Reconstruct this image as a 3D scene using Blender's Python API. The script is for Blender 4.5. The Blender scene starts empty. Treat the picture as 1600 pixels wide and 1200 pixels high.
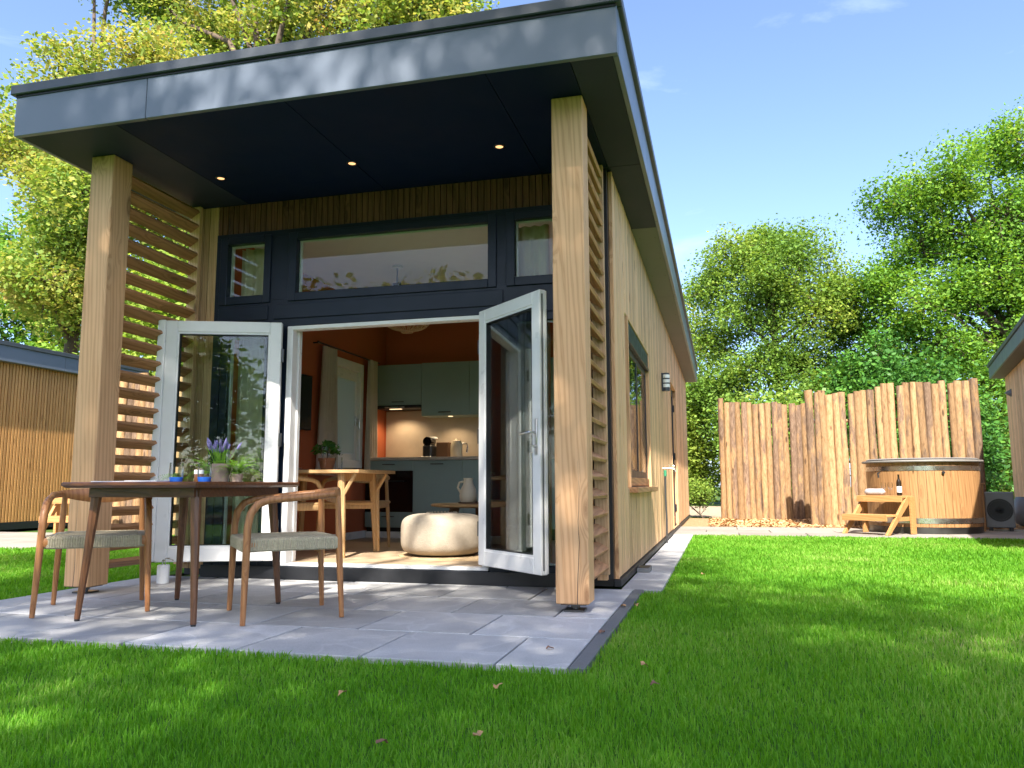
import bpy, bmesh, math, random
import numpy as np
from mathutils import Vector, Matrix
rad = math.radians
scene = bpy.context.scene
COL = scene.collection

# ------------------------------------------------------------------ camera
CAM_POS = Vector((0.7732, -4.7314, 0.7442)); F_PX = 1243.0
PITCH, YAW, ROLL = 0.1270, -0.2556, -0.0029
_f = Vector((math.sin(YAW)*math.cos(PITCH), math.cos(YAW)*math.cos(PITCH), math.sin(PITCH)))
_r = Vector((math.cos(YAW), -math.sin(YAW), 0)); _u = _r.cross(_f)
_r2 = math.cos(ROLL)*_r+math.sin(ROLL)*_u; _u2 = -math.sin(ROLL)*_r+math.cos(ROLL)*_u
cd = bpy.data.cameras.new('camera'); cam = bpy.data.objects.new('camera', cd); COL.objects.link(cam)
cd.sensor_fit = 'HORIZONTAL'; cd.sensor_width = 36.0; cd.lens = F_PX/1600*36
cd.clip_start = 0.05; cd.clip_end = 2000
M = Matrix((( _r2.x, _u2.x, -_f.x, CAM_POS.x), (_r2.y, _u2.y, -_f.y, CAM_POS.y), (_r2.z, _u2.z, -_f.z, CAM_POS.z), (0,0,0,1)))
cam.matrix_world = M
scene.camera = cam

# ------------------------------------------------------------------ sky, sun, exposure
SUN_TO = Vector((0.14, -1.0, 1.08)).normalized()
world = bpy.data.worlds.new('World'); scene.world = world; world.use_nodes = True
wn = world.node_tree; wn.nodes.clear()
w_out = wn.nodes.new('ShaderNodeOutputWorld'); w_bg = wn.nodes.new('ShaderNodeBackground')
sky = wn.nodes.new('ShaderNodeTexSky'); sky.sky_type = 'NISHITA'; sky.sun_disc = False
sky.sun_elevation = math.asin(SUN_TO.z); sky.sun_rotation = math.atan2(SUN_TO.x, SUN_TO.y)
sky.air_density = 0.6; sky.dust_density = 1.5; sky.ozone_density = 2.0
w_tc = wn.nodes.new('ShaderNodeTexCoord'); w_map = wn.nodes.new('ShaderNodeMapping')
w_map.inputs['Scale'].default_value = (1.6, 1.6, 5.0); w_map.inputs['Location'].default_value = (3.1, 0.4, 1.7)
w_no = wn.nodes.new('ShaderNodeTexNoise'); w_no.inputs['Scale'].default_value = 1.7; w_no.inputs['Detail'].default_value = 7
w_no.inputs['Roughness'].default_value = 0.62; w_no.inputs['Distortion'].default_value = 0.5
w_rp = wn.nodes.new('ShaderNodeValToRGB'); w_rp.color_ramp.elements[0].position = 0.56; w_rp.color_ramp.elements[1].position = 0.85
w_rp.color_ramp.elements[0].color = (0, 0, 0, 1); w_rp.color_ramp.elements[1].color = (0.28, 0.28, 0.28, 1)
w_mx = wn.nodes.new('ShaderNodeMixRGB'); w_mx.inputs['Color2'].default_value = (5.0, 5.4, 6.0, 1)
wn.links.new(w_tc.outputs['Generated'], w_map.inputs['Vector']); wn.links.new(w_map.outputs['Vector'], w_no.inputs['Vector'])
wn.links.new(w_no.outputs['Fac'], w_rp.inputs['Fac']); wn.links.new(w_rp.outputs['Color'], w_mx.inputs['Fac'])
wn.links.new(sky.outputs['Color'], w_mx.inputs['Color1']); wn.links.new(w_mx.outputs['Color'], w_bg.inputs['Color'])
w_bg.inputs['Strength'].default_value = 0.104
wn.links.new(w_bg.outputs['Background'], w_out.inputs['Surface'])
sd = bpy.data.lights.new('sun', 'SUN'); sd.energy = 3.15; sd.angle = rad(0.53); sd.color = (1.0, 0.93, 0.82)
sun = bpy.data.objects.new('sun', sd); COL.objects.link(sun)
sun.rotation_euler = (-SUN_TO).to_track_quat('-Z', 'Y').to_euler(); sun.location = SUN_TO*30
vs = scene.view_settings; vs.view_transform = 'Standard'; vs.look = 'None'; vs.gamma = 1.0; vs.exposure = 2.27; vs.use_curve_mapping = False
scene.cycles.use_denoising = True
scene.cycles.max_bounces = 10; scene.cycles.transparent_max_bounces = 16; scene.cycles.diffuse_bounces = 5
scene.cycles.caustics_reflective = False; scene.cycles.caustics_refractive = False
scene.cycles.sample_clamp_indirect = 6.0

# ------------------------------------------------------------------ mesh helpers
class MB:
    def __init__(s): s.v = []; s.f = []
    def add(s, vs_, fs_):
        o = len(s.v); s.v.extend([tuple(p) for p in vs_]); s.f.extend([tuple(i+o for i in q) for q in fs_]); return s
    def box(s, x0, x1, y0, y1, z0, z1, c=0.0, mat=None):
        if x0 > x1: x0, x1 = x1, x0
        if y0 > y1: y0, y1 = y1, y0
        if z0 > z1: z0, z1 = z1, z0
        ctr = Vector(((x0+x1)/2, (y0+y1)/2, (z0+z1)/2)); h = ((x1-x0)/2, (y1-y0)/2, (z1-z0)/2)
        mt = mat if mat is not None else Matrix.Identity(4)
        if c <= 0:
            vv = [mt @ (ctr+Vector((sx*h[0], sy*h[1], sz*h[2]))) for sz in (-1, 1) for sy in (-1, 1) for sx in (-1, 1)]
            return s.add(vv, [(0,2,3,1),(4,5,7,6),(0,1,5,4),(2,6,7,3),(0,4,6,2),(1,3,7,5)])
        c = min(c, min(h)*0.9); idx = {}; vv = []
        for sx in (-1, 1):
            for sy in (-1, 1):
                for sz in (-1, 1):
                    sg = (sx, sy, sz)
                    for k in range(3):
                        p = [sg[a]*(h[a] if a == k else h[a]-c) for a in range(3)]
                        idx[(sg, k)] = len(vv); vv.append(mt @ (ctr+Vector(p)))
        ff = []
        for k in range(3):
            a, b = [q for q in range(3) if q != k]
            for sk in (-1, 1):
                q = []
                for (sa, sb) in ((-1,-1), (1,-1), (1,1), (-1,1)):
                    sg = [0,0,0]; sg[k] = sk; sg[a] = sa; sg[b] = sb; q.append(idx[(tuple(sg), k)])
                ff.append(tuple(q))
        for cax in range(3):
            a, b = [q for q in range(3) if q != cax]
            for sa in (-1, 1):
                for sb in (-1, 1):
                    g0 = [0,0,0]; g0[a] = sa; g0[b] = sb; g1 = list(g0); g0[cax] = -1; g1[cax] = 1
                    g0 = tuple(g0); g1 = tuple(g1)
                    ff.append((idx[(g0, a)], idx[(g1, a)], idx[(g1, b)], idx[(g0, b)]))
        for sx in (-1, 1):
            for sy in (-1, 1):
                for sz in (-1, 1):
                    sg = (sx, sy, sz); ff.append((idx[(sg,0)], idx[(sg,1)], idx[(sg,2)]))
        return s.add(vv, ff)
    def tube(s, pts, rads, n=8, cap=True, flat=None, up=None):
        """pts list of points; rads list of radius or (ra, rb)"""
        pts = [Vector(p) for p in pts]; m = len(pts); rings = []
        t0 = (pts[1]-pts[0]).normalized()
        ref = Vector(up) if up else (Vector((0,0,1)) if abs(t0.z) < 0.9 else Vector((1,0,0)))
        nrm = (ref - t0*ref.dot(t0)).normalized()
        for i, p in enumerate(pts):
            if i == 0: t = pts[1]-pts[0]
            elif i == m-1: t = pts[-1]-pts[-2]
            else: t = pts[i+1]-pts[i-1]
            t.normalize(); nrm = nrm - t*nrm.dot(t)
            if nrm.length < 1e-6: nrm = t.orthogonal()
            nrm.normalize(); bn = t.cross(nrm)
            r_ = rads[i] if isinstance(rads, (list, tuple)) else rads
            ra, rb = r_ if isinstance(r_, (list, tuple)) else (r_, r_)
            rings.append([p+nrm*(ra*math.cos(2*math.pi*(k+.5)/n))+bn*(rb*math.sin(2*math.pi*(k+.5)/n)) for k in range(n)])
        vv = [q for rg in rings for q in rg]; ff = []
        for i in range(m-1):
            for k in range(n):
                a = i*n+k; b = i*n+(k+1) % n; ff.append((a, b, b+n, a+n))
        if cap: ff.append(tuple(range(n-1, -1, -1))); ff.append(tuple((m-1)*n+k for k in range(n)))
        return s.add(vv, ff)
    def lathe(s, prof, n=24, c=(0,0,0), cap=True, sx=1.0, sy=1.0):
        c = Vector(c); vv = []; ff = []; m = len(prof)
        for (r_, z) in prof:
            for k in range(n):
                a = 2*math.pi*k/n; vv.append(c+Vector((r_*math.cos(a)*sx, r_*math.sin(a)*sy, z)))
        for i in range(m-1):
            for k in range(n):
                a = i*n+k; b = i*n+(k+1) % n; ff.append((a, b, b+n, a+n))
        if cap: ff.append(tuple(range(n-1, -1, -1))); ff.append(tuple((m-1)*n+k for k in range(n)))
        return s.add(vv, ff)
    def prism(s, poly, z0, z1, mat=None):
        n = len(poly); mt = mat if mat is not None else Matrix.Identity(4)
        vv = [mt @ Vector((x, y, z0)) for x, y in poly]+[mt @ Vector((x, y, z1)) for x, y in poly]
        ff = [tuple(range(n-1, -1, -1)), tuple(range(n, 2*n))]+[(i, (i+1) % n, (i+1) % n+n, i+n) for i in range(n)]
        return s.add(vv, ff)
    def mesh(s, name, mat, smooth=False, angle=None):
        me = bpy.data.meshes.new(name); me.from_pydata(s.v, [], s.f)
        bm = bmesh.new(); bm.from_mesh(me); bmesh.ops.recalc_face_normals(bm, faces=bm.faces); bm.to_mesh(me); bm.free()
        if smooth:
            me.polygons.foreach_set('use_smooth', [True]*len(me.polygons))
            if angle: me.set_sharp_from_angle(angle=rad(angle))
        if mat: me.materials.append(mat)
        return me
    def build(s, name, mat, parent=None, smooth=False, angle=40, **kw):
        return obj(name, s.mesh(name, mat, smooth, angle), parent, **kw)

def obj(name, me, parent=None, loc=None, rotz=None, label=None, cat=None, group=None, kind=None):
    o = bpy.data.objects.new(name, me); COL.objects.link(o)
    if parent is not None: o.parent = parent
    if loc is not None: o.location = loc
    if rotz is not None: o.rotation_euler = (0, 0, rotz)
    if label: o['label'] = label
    if cat: o['category'] = cat
    if group: o['group'] = group
    if kind: o['kind'] = kind
    return o
def thing(name, label, cat, loc=(0,0,0), rotz=0, group=None):
    return obj(name, None, None, loc, rotz, label, cat, group)
def copy_tree(o, parent=None):
    c = o.copy(); COL.objects.link(c); c.parent = parent
    for ch in list(o.children): copy_tree(ch, c)
    return c
def B(x0, x1, y0, y1, z0, z1, c=0.0): return MB().box(x0, x1, y0, y1, z0, z1, c)
def big_mesh(name, V, Fq, mat, ftri=None):
    """V (n,3) float array, Fq (m,4) int quads, ftri (k,3)"""
    me = bpy.data.meshes.new(name); nq = 0 if Fq is None else len(Fq); nt = 0 if ftri is None else len(ftri)
    me.vertices.add(len(V)); me.vertices.foreach_set('co', np.ascontiguousarray(V, dtype=np.float32).ravel())
    loops = []; starts = []
    if nq: loops.append(Fq.ravel()); starts.append(np.arange(nq)*4)
    if nt: loops.append(ftri.ravel()); starts.append(nq*4+np.arange(nt)*3)
    loops = np.concatenate(loops).astype(np.int32); starts = np.concatenate(starts).astype(np.int32)
    me.loops.add(len(loops)); me.loops.foreach_set('vertex_index', loops)
    me.polygons.add(nq+nt); me.polygons.foreach_set('loop_start', starts)
    me.update(calc_edges=True); me.materials.append(mat)
    return me

# ------------------------------------------------------------------ materials
def new_mat(name):
    m = bpy.data.materials.new(name); m.use_nodes = True; nt = m.node_tree; b = nt.nodes['Principled BSDF']; return m, nt, b
def N(nt, t, **kw):
    n = nt.nodes.new(t)
    for k, v in kw.items():
        if k.startswith('_'): setattr(n, k[1:], v)
        else:
            key = k.replace('_', ' ')
            n.inputs[key].default_value = v
    return n
def ramp(nt, stops):
    r_ = nt.nodes.new('ShaderNodeValToRGB'); e = r_.color_ramp.elements
    while len(e) < len(stops): e.new(0.5)
    for i, (p, c) in enumerate(stops):
        e[i].position = p; e[i].color = (c[0], c[1], c[2], 1) if isinstance(c, (tuple, list)) else (c, c, c, 1)
    return r_
def plain(name, col, rough=0.5, metal=0.0, spec=0.5, var=0.06, nscale=9.0, bump=0.0, bscale=120.0, sheen=0):
    m, nt, b = new_mat(name); L = nt.links.new
    tc = N(nt, 'ShaderNodeTexCoord'); no = N(nt, 'ShaderNodeTexNoise', Scale=nscale, Detail=5.0)
    L(tc.outputs['Object'], no.inputs['Vector'])
    oi = N(nt, 'ShaderNodeObjectInfo')
    rp = ramp(nt, [(0.3, [c*(1-var) for c in col]), (0.7, [min(1, c*(1+var)) for c in col])])
    L(no.outputs['Fac'], rp.inputs['Fac']); L(rp.outputs['Color'], b.inputs['Base Color'])
    b.inputs['Roughness'].default_value = rough; b.inputs['Metallic'].default_value = metal; b.inputs['Specular IOR Level'].default_value = spec
    r2 = ramp(nt, [(0.25, max(0, rough-.07)), (0.75, min(1, rough+.07))]); L(no.outputs['Fac'], r2.inputs['Fac']); L(r2.outputs['Color'], b.inputs['Roughness'])
    if bump:
        n2 = N(nt, 'ShaderNodeTexNoise', Scale=bscale, Detail=3.0); L(tc.outputs['Object'], n2.inputs['Vector'])
        bp = N(nt, 'ShaderNodeBump', Strength=bump, Distance=0.004); L(n2.outputs['Fac'], bp.inputs['Height']); L(bp.outputs['Normal'], b.inputs['Normal'])
    return m
def wood(name, light, dark, axis=2, scale=1.0, rough=0.6, knots=0.6, ringmix=0.45, rnd=0.12, spec=0.35, along=0.07, bump=0.25, wscale=11.0):
    m, nt, b = new_mat(name); L = nt.links.new
    tc = N(nt, 'ShaderNodeTexCoord'); oi = N(nt, 'ShaderNodeObjectInfo')
    off = N(nt, 'ShaderNodeVectorMath', _operation='SCALE'); cmb = N(nt, 'ShaderNodeCombineXYZ')
    L(oi.outputs['Random'], cmb.inputs[0]); L(oi.outputs['Random'], cmb.inputs[1]); L(oi.outputs['Random'], cmb.inputs[2])
    L(cmb.outputs[0], off.inputs[0]); off.inputs['Scale'].default_value = 41.0
    add = N(nt, 'ShaderNodeVectorMath', _operation='ADD'); L(tc.outputs['Object'], add.inputs[0]); L(off.outputs[0], add.inputs[1])
    sc = [scale]*3; sc[axis] = scale*along
    mp = N(nt, 'ShaderNodeMapping'); mp.inputs['Scale'].default_value = sc; L(add.outputs[0], mp.inputs['Vector'])
    # knots first: they also bend the grain
    sk = [5.5*scale]*3; sk[axis] = 1.7*scale
    mk = N(nt, 'ShaderNodeMapping'); mk.inputs['Scale'].default_value = sk; L(add.outputs[0], mk.inputs['Vector'])
    vo = N(nt, 'ShaderNodeTexVoronoi', Scale=1.0, Randomness=1.0); L(mk.outputs[0], vo.inputs['Vector'])
    kf = ramp(nt, [(0.0, 0.75), (0.05, 0.7), (0.085, 1.0), (0.11, 0.9), (0.16, 0.22), (0.34, 0.0)]); L(vo.outputs['Distance'], kf.inputs['Fac'])
    bend = N(nt, 'ShaderNodeMixRGB', _blend_type='ADD'); bend.inputs['Fac'].default_value = 0.10
    L(mp.outputs[0], bend.inputs['Color1']); L(kf.outputs['Color'], bend.inputs['Color2'])
    n1 = N(nt, 'ShaderNodeTexNoise', Scale=26.0, Detail=5.0, Roughness=0.6, Distortion=0.5); L(bend.outputs[0], n1.inputs['Vector'])
    wv = N(nt, 'ShaderNodeTexWave', Scale=wscale, Distortion=5.5, Detail=2.0); wv.inputs['Detail Scale'].default_value = 1.2
    wv.wave_type = 'BANDS'; wv.bands_direction = 'DIAGONAL'; L(bend.outputs[0], wv.inputs['Vector'])
    wr = ramp(nt, [(0.0, 0.0), (0.62, 0.25), (0.92, 1.0), (1.0, 0.6)]); L(wv.outputs['Fac'], wr.inputs['Fac'])
    mixf = N(nt, 'ShaderNodeMixRGB'); mixf.inputs['Fac'].default_value = ringmix
    L(n1.outputs['Fac'], mixf.inputs['Color1']); L(wr.outputs['Color'], mixf.inputs['Color2'])
    rp = ramp(nt, [(0.22, light), (0.78, dark)]); L(mixf.outputs[0], rp.inputs['Fac'])
    # per-piece tint
    hsv = N(nt, 'ShaderNodeHueSaturation'); L(rp.outputs['Color'], hsv.inputs['Color'])
    mr = N(nt, 'ShaderNodeMapRange'); mr.inputs['To Min'].default_value = 1-rnd; mr.inputs['To Max'].default_value = 1+rnd
    L(oi.outputs['Random'], mr.inputs['Value']); L(mr.outputs[0], hsv.inputs['Value'])
    mk2 = N(nt, 'ShaderNodeMixRGB'); mk2.inputs['Color2'].default_value = (dark[0]*.38, dark[1]*.33, dark[2]*.3, 1)
    kk = N(nt, 'ShaderNodeMath', _operation='MULTIPLY'); kk.inputs[1].default_value = knots; L(kf.outputs['Color'], kk.inputs[0])
    L(kk.outputs[0], mk2.inputs['Fac']); L(hsv.outputs['Color'], mk2.inputs['Color1']); L(mk2.outputs[0], b.inputs['Base Color'])
    b.inputs['Roughness'].default_value = rough; b.inputs['Specular IOR Level'].default_value = spec
    if bump:
        bp = N(nt, 'ShaderNodeBump', Strength=bump, Distance=0.003); L(mixf.outputs[0], bp.inputs['Height']); L(bp.outputs['Normal'], b.inputs['Normal'])
    return m
def glass(name, tint=(0.93, 0.96, 0.95), ior=1.5, boost=0.45):
    m = bpy.data.materials.new(name); m.use_nodes = True; nt = m.node_tree; nt.nodes.clear(); L = nt.links.new
    o = N(nt, 'ShaderNodeOutputMaterial'); mx = N(nt, 'ShaderNodeMixShader'); tr = N(nt, 'ShaderNodeBsdfTransparent'); gl = N(nt, 'ShaderNodeBsdfGlossy')
    tr.inputs['Color'].default_value = (*tint, 1); gl.inputs['Roughness'].default_value = 0.0
    fr = N(nt, 'ShaderNodeFresnel'); fr.inputs['IOR'].default_value = ior
    mu = N(nt, 'ShaderNodeMath', _operation='MULTIPLY'); mu.inputs[1].default_value = boost; mu.use_clamp = True
    L(fr.outputs[0], mu.inputs[0]); L(mu.outputs[0], mx.inputs[0]); L(tr.outputs[0], mx.inputs[1]); L(gl.outputs[0], mx.inputs[2]); L(mx.outputs[0], o.inputs['Surface'])
    return m
def emit(name, col, strength):
    m = bpy.data.materials.new(name); m.use_nodes = True; nt = m.node_tree; nt.nodes.clear()
    o = N(nt, 'ShaderNodeOutputMaterial'); e = N(nt, 'ShaderNodeEmission'); e.inputs['Color'].default_value = (*col, 1); e.inputs['Strength'].default_value = strength
    nt.links.new(e.outputs[0], o.inputs['Surface']); return m
def leafy(name, stops, trans=0.35, rough=0.5, nscale=0.5, island=0.5):
    m, nt, b = new_mat(name); L = nt.links.new
    ge = N(nt, 'ShaderNodeNewGeometry'); no = N(nt, 'ShaderNodeTexNoise', Scale=nscale, Detail=3.0); L(ge.outputs['Position'], no.inputs['Vector'])
    mx = N(nt, 'ShaderNodeMixRGB'); mx.inputs['Fac'].default_value = island
    st = ramp(nt, [(0.3, 0.0), (0.7, 1.0)]); L(no.outputs['Fac'], st.inputs['Fac'])
    L(st.outputs['Color'], mx.inputs['Color1']); L(ge.outputs['Random Per Island'], mx.inputs['Color2'])
    rp = ramp(nt, stops); L(mx.outputs[0], rp.inputs['Fac']); L(rp.outputs['Color'], b.inputs['Base Color'])
    b.inputs['Roughness'].default_value = rough+.1; b.inputs['Specular IOR Level'].default_value = 0.16
    tl = N(nt, 'ShaderNodeBsdfTranslucent'); hs = N(nt, 'ShaderNodeHueSaturation', Value=1.5, Saturation=1.1); hs.inputs['Hue'].default_value = 0.485
    L(rp.outputs['Color'], hs.inputs['Color']); L(hs.outputs['Color'], tl.inputs['Color'])
    ms = N(nt, 'ShaderNodeMixShader'); ms.inputs[0].default_value = trans; L(b.outputs[0], ms.inputs[1]); L(tl.outputs[0], ms.inputs[2])
    L(ms.outputs[0], nt.nodes['Material Output'].inputs['Surface'])
    return m
def concrete(name, col, blot=0.35, rnd=0.10, stain=(0.5, 0.52, 0.56)):
    m, nt, b = new_mat(name); L = nt.links.new
    tc = N(nt, 'ShaderNodeTexCoord'); oi = N(nt, 'ShaderNodeObjectInfo')
    cmb = N(nt, 'ShaderNodeCombineXYZ'); [L(oi.outputs['Random'], cmb.inputs[i]) for i in range(3)]
    off = N(nt, 'ShaderNodeVectorMath', _operation='SCALE'); off.inputs['Scale'].default_value = 57.0; L(cmb.outputs[0], off.inputs[0])
    add = N(nt, 'ShaderNodeVectorMath', _operation='ADD'); L(tc.outputs['Object'], add.inputs[0]); L(off.outputs[0], add.inputs[1])
    n1 = N(nt, 'ShaderNodeTexNoise', Scale=3.2, Detail=6.0, Roughness=0.65); L(add.outputs[0], n1.inputs['Vector'])
    n2 = N(nt, 'ShaderNodeTexNoise', Scale=160.0, Detail=2.0); L(add.outputs[0], n2.inputs['Vector'])
    rp = ramp(nt, [(0.3, [c*.86 for c in col]), (0.7, [c*1.12 for c in col])]); L(n1.outputs['Fac'], rp.inputs['Fac'])
    # pale dried water marks: thin closed outlines
    n3 = N(nt, 'ShaderNodeTexNoise', Scale=2.1, Detail=3.0, Distortion=0.8); L(add.outputs[0], n3.inputs['Vector'])
    ring = ramp(nt, [(0.50, 0.0), (0.535, 1.0), (0.555, 0.35), (0.68, 0.12)]); L(n3.outputs['Fac'], ring.inputs['Fac'])
    mk = N(nt, 'ShaderNodeMath', _operation='MULTIPLY'); mk.inputs[1].default_value = blot; L(ring.outputs['Color'], mk.inputs[0])
    mx = N(nt, 'ShaderNodeMixRGB'); mx.inputs['Color2'].default_value = (*stain, 1); L(mk.outputs[0], mx.inputs['Fac']); L(rp.outputs['Color'], mx.inputs['Color1'])
    sp = N(nt, 'ShaderNodeMixRGB', _blend_type='MULTIPLY'); sp.inputs['Fac'].default_value = 1.0
    sr = ramp(nt, [(0.3, 0.86), (0.65, 1.06)]); L(n2.outputs['Fac'], sr.inputs['Fac']); L(mx.outputs[0], sp.inputs['Color1']); L(sr.outputs['Color'], sp.inputs['Color2'])
    hs = N(nt, 'ShaderNodeHueSaturation'); mr = N(nt, 'ShaderNodeMapRange'); mr.inputs['To Min'].default_value = 1-rnd; mr.inputs['To Max'].default_value = 1+rnd
    L(oi.outputs['Random'], mr.inputs['Value']); L(mr.outputs[0], hs.inputs['Value']); L(sp.outputs[0], hs.inputs['Color']); L(hs.outputs['Color'], b.inputs['Base Color'])
    b.inputs['Roughness'].default_value = 0.62
    bp = N(nt, 'ShaderNodeBump', Strength=0.25, Distance=0.002); L(n2.outputs['Fac'], bp.inputs['Height']); L(bp.outputs['Normal'], b.inputs['Normal'])
    return m
def log_mat(name):
    m, nt, b = new_mat(name); L = nt.links.new
    tc = N(nt, 'ShaderNodeTexCoord'); oi = N(nt, 'ShaderNodeObjectInfo')
    cmb = N(nt, 'ShaderNodeCombineXYZ'); [L(oi.outputs['Random'], cmb.inputs[i]) for i in range(3)]
    off = N(nt, 'ShaderNodeVectorMath', _operation='SCALE'); off.inputs['Scale'].default_value = 63.0; L(cmb.outputs[0], off.inputs[0])
    add = N(nt, 'ShaderNodeVectorMath', _operation='ADD'); L(tc.outputs['Object'], add.inputs[0]); L(off.outputs[0], add.inputs[1])
    mp = N(nt, 'ShaderNodeMapping'); mp.inputs['Scale'].default_value = (1, 1, 0.55); L(add.outputs[0], mp.inputs['Vector'])
    n1 = N(nt, 'ShaderNodeTexNoise', Scale=6.5, Detail=5.0, Roughness=0.7); L(mp.outputs[0], n1.inputs['Vector'])
    n2 = N(nt, 'ShaderNodeTexNoise', Scale=42.0, Detail=5.0, Roughness=0.7); L(mp.outputs[0], n2.inputs['Vector'])
    ad = N(nt, 'ShaderNodeMath', _operation='ADD'); sb = N(nt, 'ShaderNodeMath', _operation='MULTIPLY_ADD'); sb.inputs[1].default_value = 0.34; sb.inputs[2].default_value = -0.17
    L(oi.outputs['Random'], sb.inputs[0]); L(n1.outputs['Fac'], ad.inputs[0]); L(sb.outputs[0], ad.inputs[1])
    bark = ramp(nt, [(0.53, 0.0), (0.62, 1.0)]); L(ad.outputs[0], bark.inputs['Fac'])
    wd = ramp(nt, [(0.25, (0.45, 0.30, 0.165)), (0.52, (0.36, 0.22, 0.108)), (0.75, (0.17, 0.085, 0.042))]); L(n2.outputs['Fac'], wd.inputs['Fac'])
    bk = ramp(nt, [(0.3, (0.10, 0.062, 0.042)), (0.55, (0.22, 0.145, 0.095)), (0.75, (0.31, 0.235, 0.17))]); L(n2.outputs['Fac'], bk.inputs['Fac'])
    mx = N(nt, 'ShaderNodeMixRGB'); L(bark.outputs['Color'], mx.inputs['Fac']); L(wd.outputs['Color'], mx.inputs['Color1']); L(bk.outputs['Color'], mx.inputs['Color2'])
    vo = N(nt, 'ShaderNodeTexVoronoi', Scale=7.0); mpk = N(nt, 'ShaderNodeMapping'); mpk.inputs['Scale'].default_value = (1, 1, .7); L(add.outputs[0], mpk.inputs['Vector']); L(mpk.outputs[0], vo.inputs['Vector'])
    kf = ramp(nt, [(0.0, 1.0), (0.10, 0.8), (0.16, 0.0)]); L(vo.outputs['Distance'], kf.inputs['Fac'])
    mk = N(nt, 'ShaderNodeMixRGB'); mk.inputs['Color2'].default_value = (0.07, 0.04, 0.025, 1)
    hs = N(nt, 'ShaderNodeHueSaturation'); mrr = N(nt, 'ShaderNodeMapRange'); mrr.inputs['To Min'].default_value = 0.62; mrr.inputs['To Max'].default_value = 1.05
    wn_ = N(nt, 'ShaderNodeTexWhiteNoise'); wn_.noise_dimensions = '1D'; L(oi.outputs['Random'], wn_.inputs['W']); L(wn_.outputs['Value'], mrr.inputs['Value']); L(mrr.outputs[0], hs.inputs['Value']); L(mx.outputs[0], hs.inputs['Color'])
    L(kf.outputs['Color'], mk.inputs['Fac']); L(hs.outputs['Color'], mk.inputs['Color1']); L(mk.outputs[0], b.inputs['Base Color'])
    b.inputs['Roughness'].default_value = 0.85; b.inputs['Specular IOR Level'].default_value = 0.2
    bp = N(nt, 'ShaderNodeBump', Strength=0.6, Distance=0.012); L(n2.outputs['Fac'], bp.inputs['Height']); L(bp.outputs['Normal'], b.inputs['Normal'])
    return m

larch = wood('larch_post', (0.71, 0.425, 0.225), (0.52, 0.275, 0.125), 2, 1.0, 0.62, 0.75, 0.42, 0.05, along=0.05, wscale=19)
larch_board = wood('larch_cladding', (0.69, 0.445, 0.25), (0.51, 0.295, 0.14), 2, 1.3, 0.65, 0.85, 0.35, 0.24, wscale=19)
larch_h = wood('larch_slat', (0.52, 0.275, 0.13), (0.34, 0.16, 0.07), 1, 1.3, 0.65, 0.6, 0.45, 0.12)
clad_warm = wood('cladding_warm', (0.56, 0.30, 0.105), (0.40, 0.19, 0.058), 2, 1.3, 0.6, 0.5, 0.10, 0.14)
clad_dark = wood('cladding_front', (0.165, 0.070, 0.038), (0.075, 0.030, 0.017), 2, 1.3, 0.65, 0.7, 0.4, 0.2)  # base darkened: the porch roof's deep shade is painted into the wood
teak = wood('teak_chair', (0.43, 0.19, 0.068), (0.26, 0.10, 0.032), 2, 1.6, 0.42, 0.2, 0.4, 0.05, 0.5, along=0.12)
walnut = wood('table_hardwood', (0.155, 0.056, 0.021), (0.080, 0.027, 0.011), 0, 1.6, 0.35, 0.1, 0.4, 0.05, 0.5, along=0.1)
walnut_leg = wood('table_leg_hardwood', (0.18, 0.073, 0.030), (0.095, 0.036, 0.015), 2, 1.6, 0.35, 0.1, 0.4, 0.08, 0.5, along=0.1)
oak = wood('oak_indoor', (0.56, 0.37, 0.18), (0.42, 0.25, 0.11), 2, 1.5, 0.5, 0.15, 0.35, 0.06)
oak_x = wood('oak_indoor_top', (0.56, 0.37, 0.18), (0.42, 0.25, 0.11), 0, 1.5, 0.5, 0.15, 0.35, 0.06)
tub_wood = wood('tub_wood', (0.35, 0.195, 0.085), (0.25, 0.125, 0.05), 2, 1.2, 0.42, 0.35, 0.4, 0.06, 0.5)
step_wood = wood('step_wood', (0.46, 0.245, 0.095), (0.34, 0.16, 0.055), 0, 1.3, 0.5, 0.3, 0.4, 0.10)
logs = log_mat('log_bark')
bark_m = plain('tree_bark', (0.085, 0.06, 0.042), 0.9, var=0.35, nscale=5.0, bump=0.8, bscale=14)
anth = plain('anthracite_frame', (0.0045, 0.011, 0.026), 0.42, spec=0.35, var=0.05)
fascia_m = plain('grey_fascia_panel', (0.115, 0.138, 0.178), 0.36, var=0.05, nscale=2.5)
trim_m = plain('roof_trim_metal', (0.045, 0.052, 0.062), 0.42, var=0.08)
soffit_shade = plain('soffit_panel', (0.005, 0.013, 0.048), 0.65, spec=0.12, var=0.05, nscale=3)  # porch ceiling tone, shade painted into the base colour
soffit_lit = plain('soffit_panel_lit', (0.155, 0.145, 0.145), 0.65, spec=0.3, var=0.05, nscale=3)  # same soffit in a paler tone, bounced ground light painted in
soffit_halflit = plain('soffit_panel_halflit', (0.030, 0.036, 0.062), 0.62, spec=0.15, var=0.05, nscale=3)  # in-between tone, painted step from shaded to lit soffit
white_m = plain('white_upvc', (0.80, 0.80, 0.79), 0.32, var=0.025)
steel = plain('brushed_steel', (0.62, 0.62, 0.61), 0.28, metal=1.0, var=0.08)
dark_steel = plain('dark_steel', (0.10, 0.10, 0.10), 0.35, metal=0.9)
black_m = plain('matt_black', (0.008, 0.009, 0.012), 0.5)
black_gloss = plain('oven_glass', (0.004, 0.004, 0.005), 0.08, var=0)
pane_m = glass('window_pane')
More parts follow.
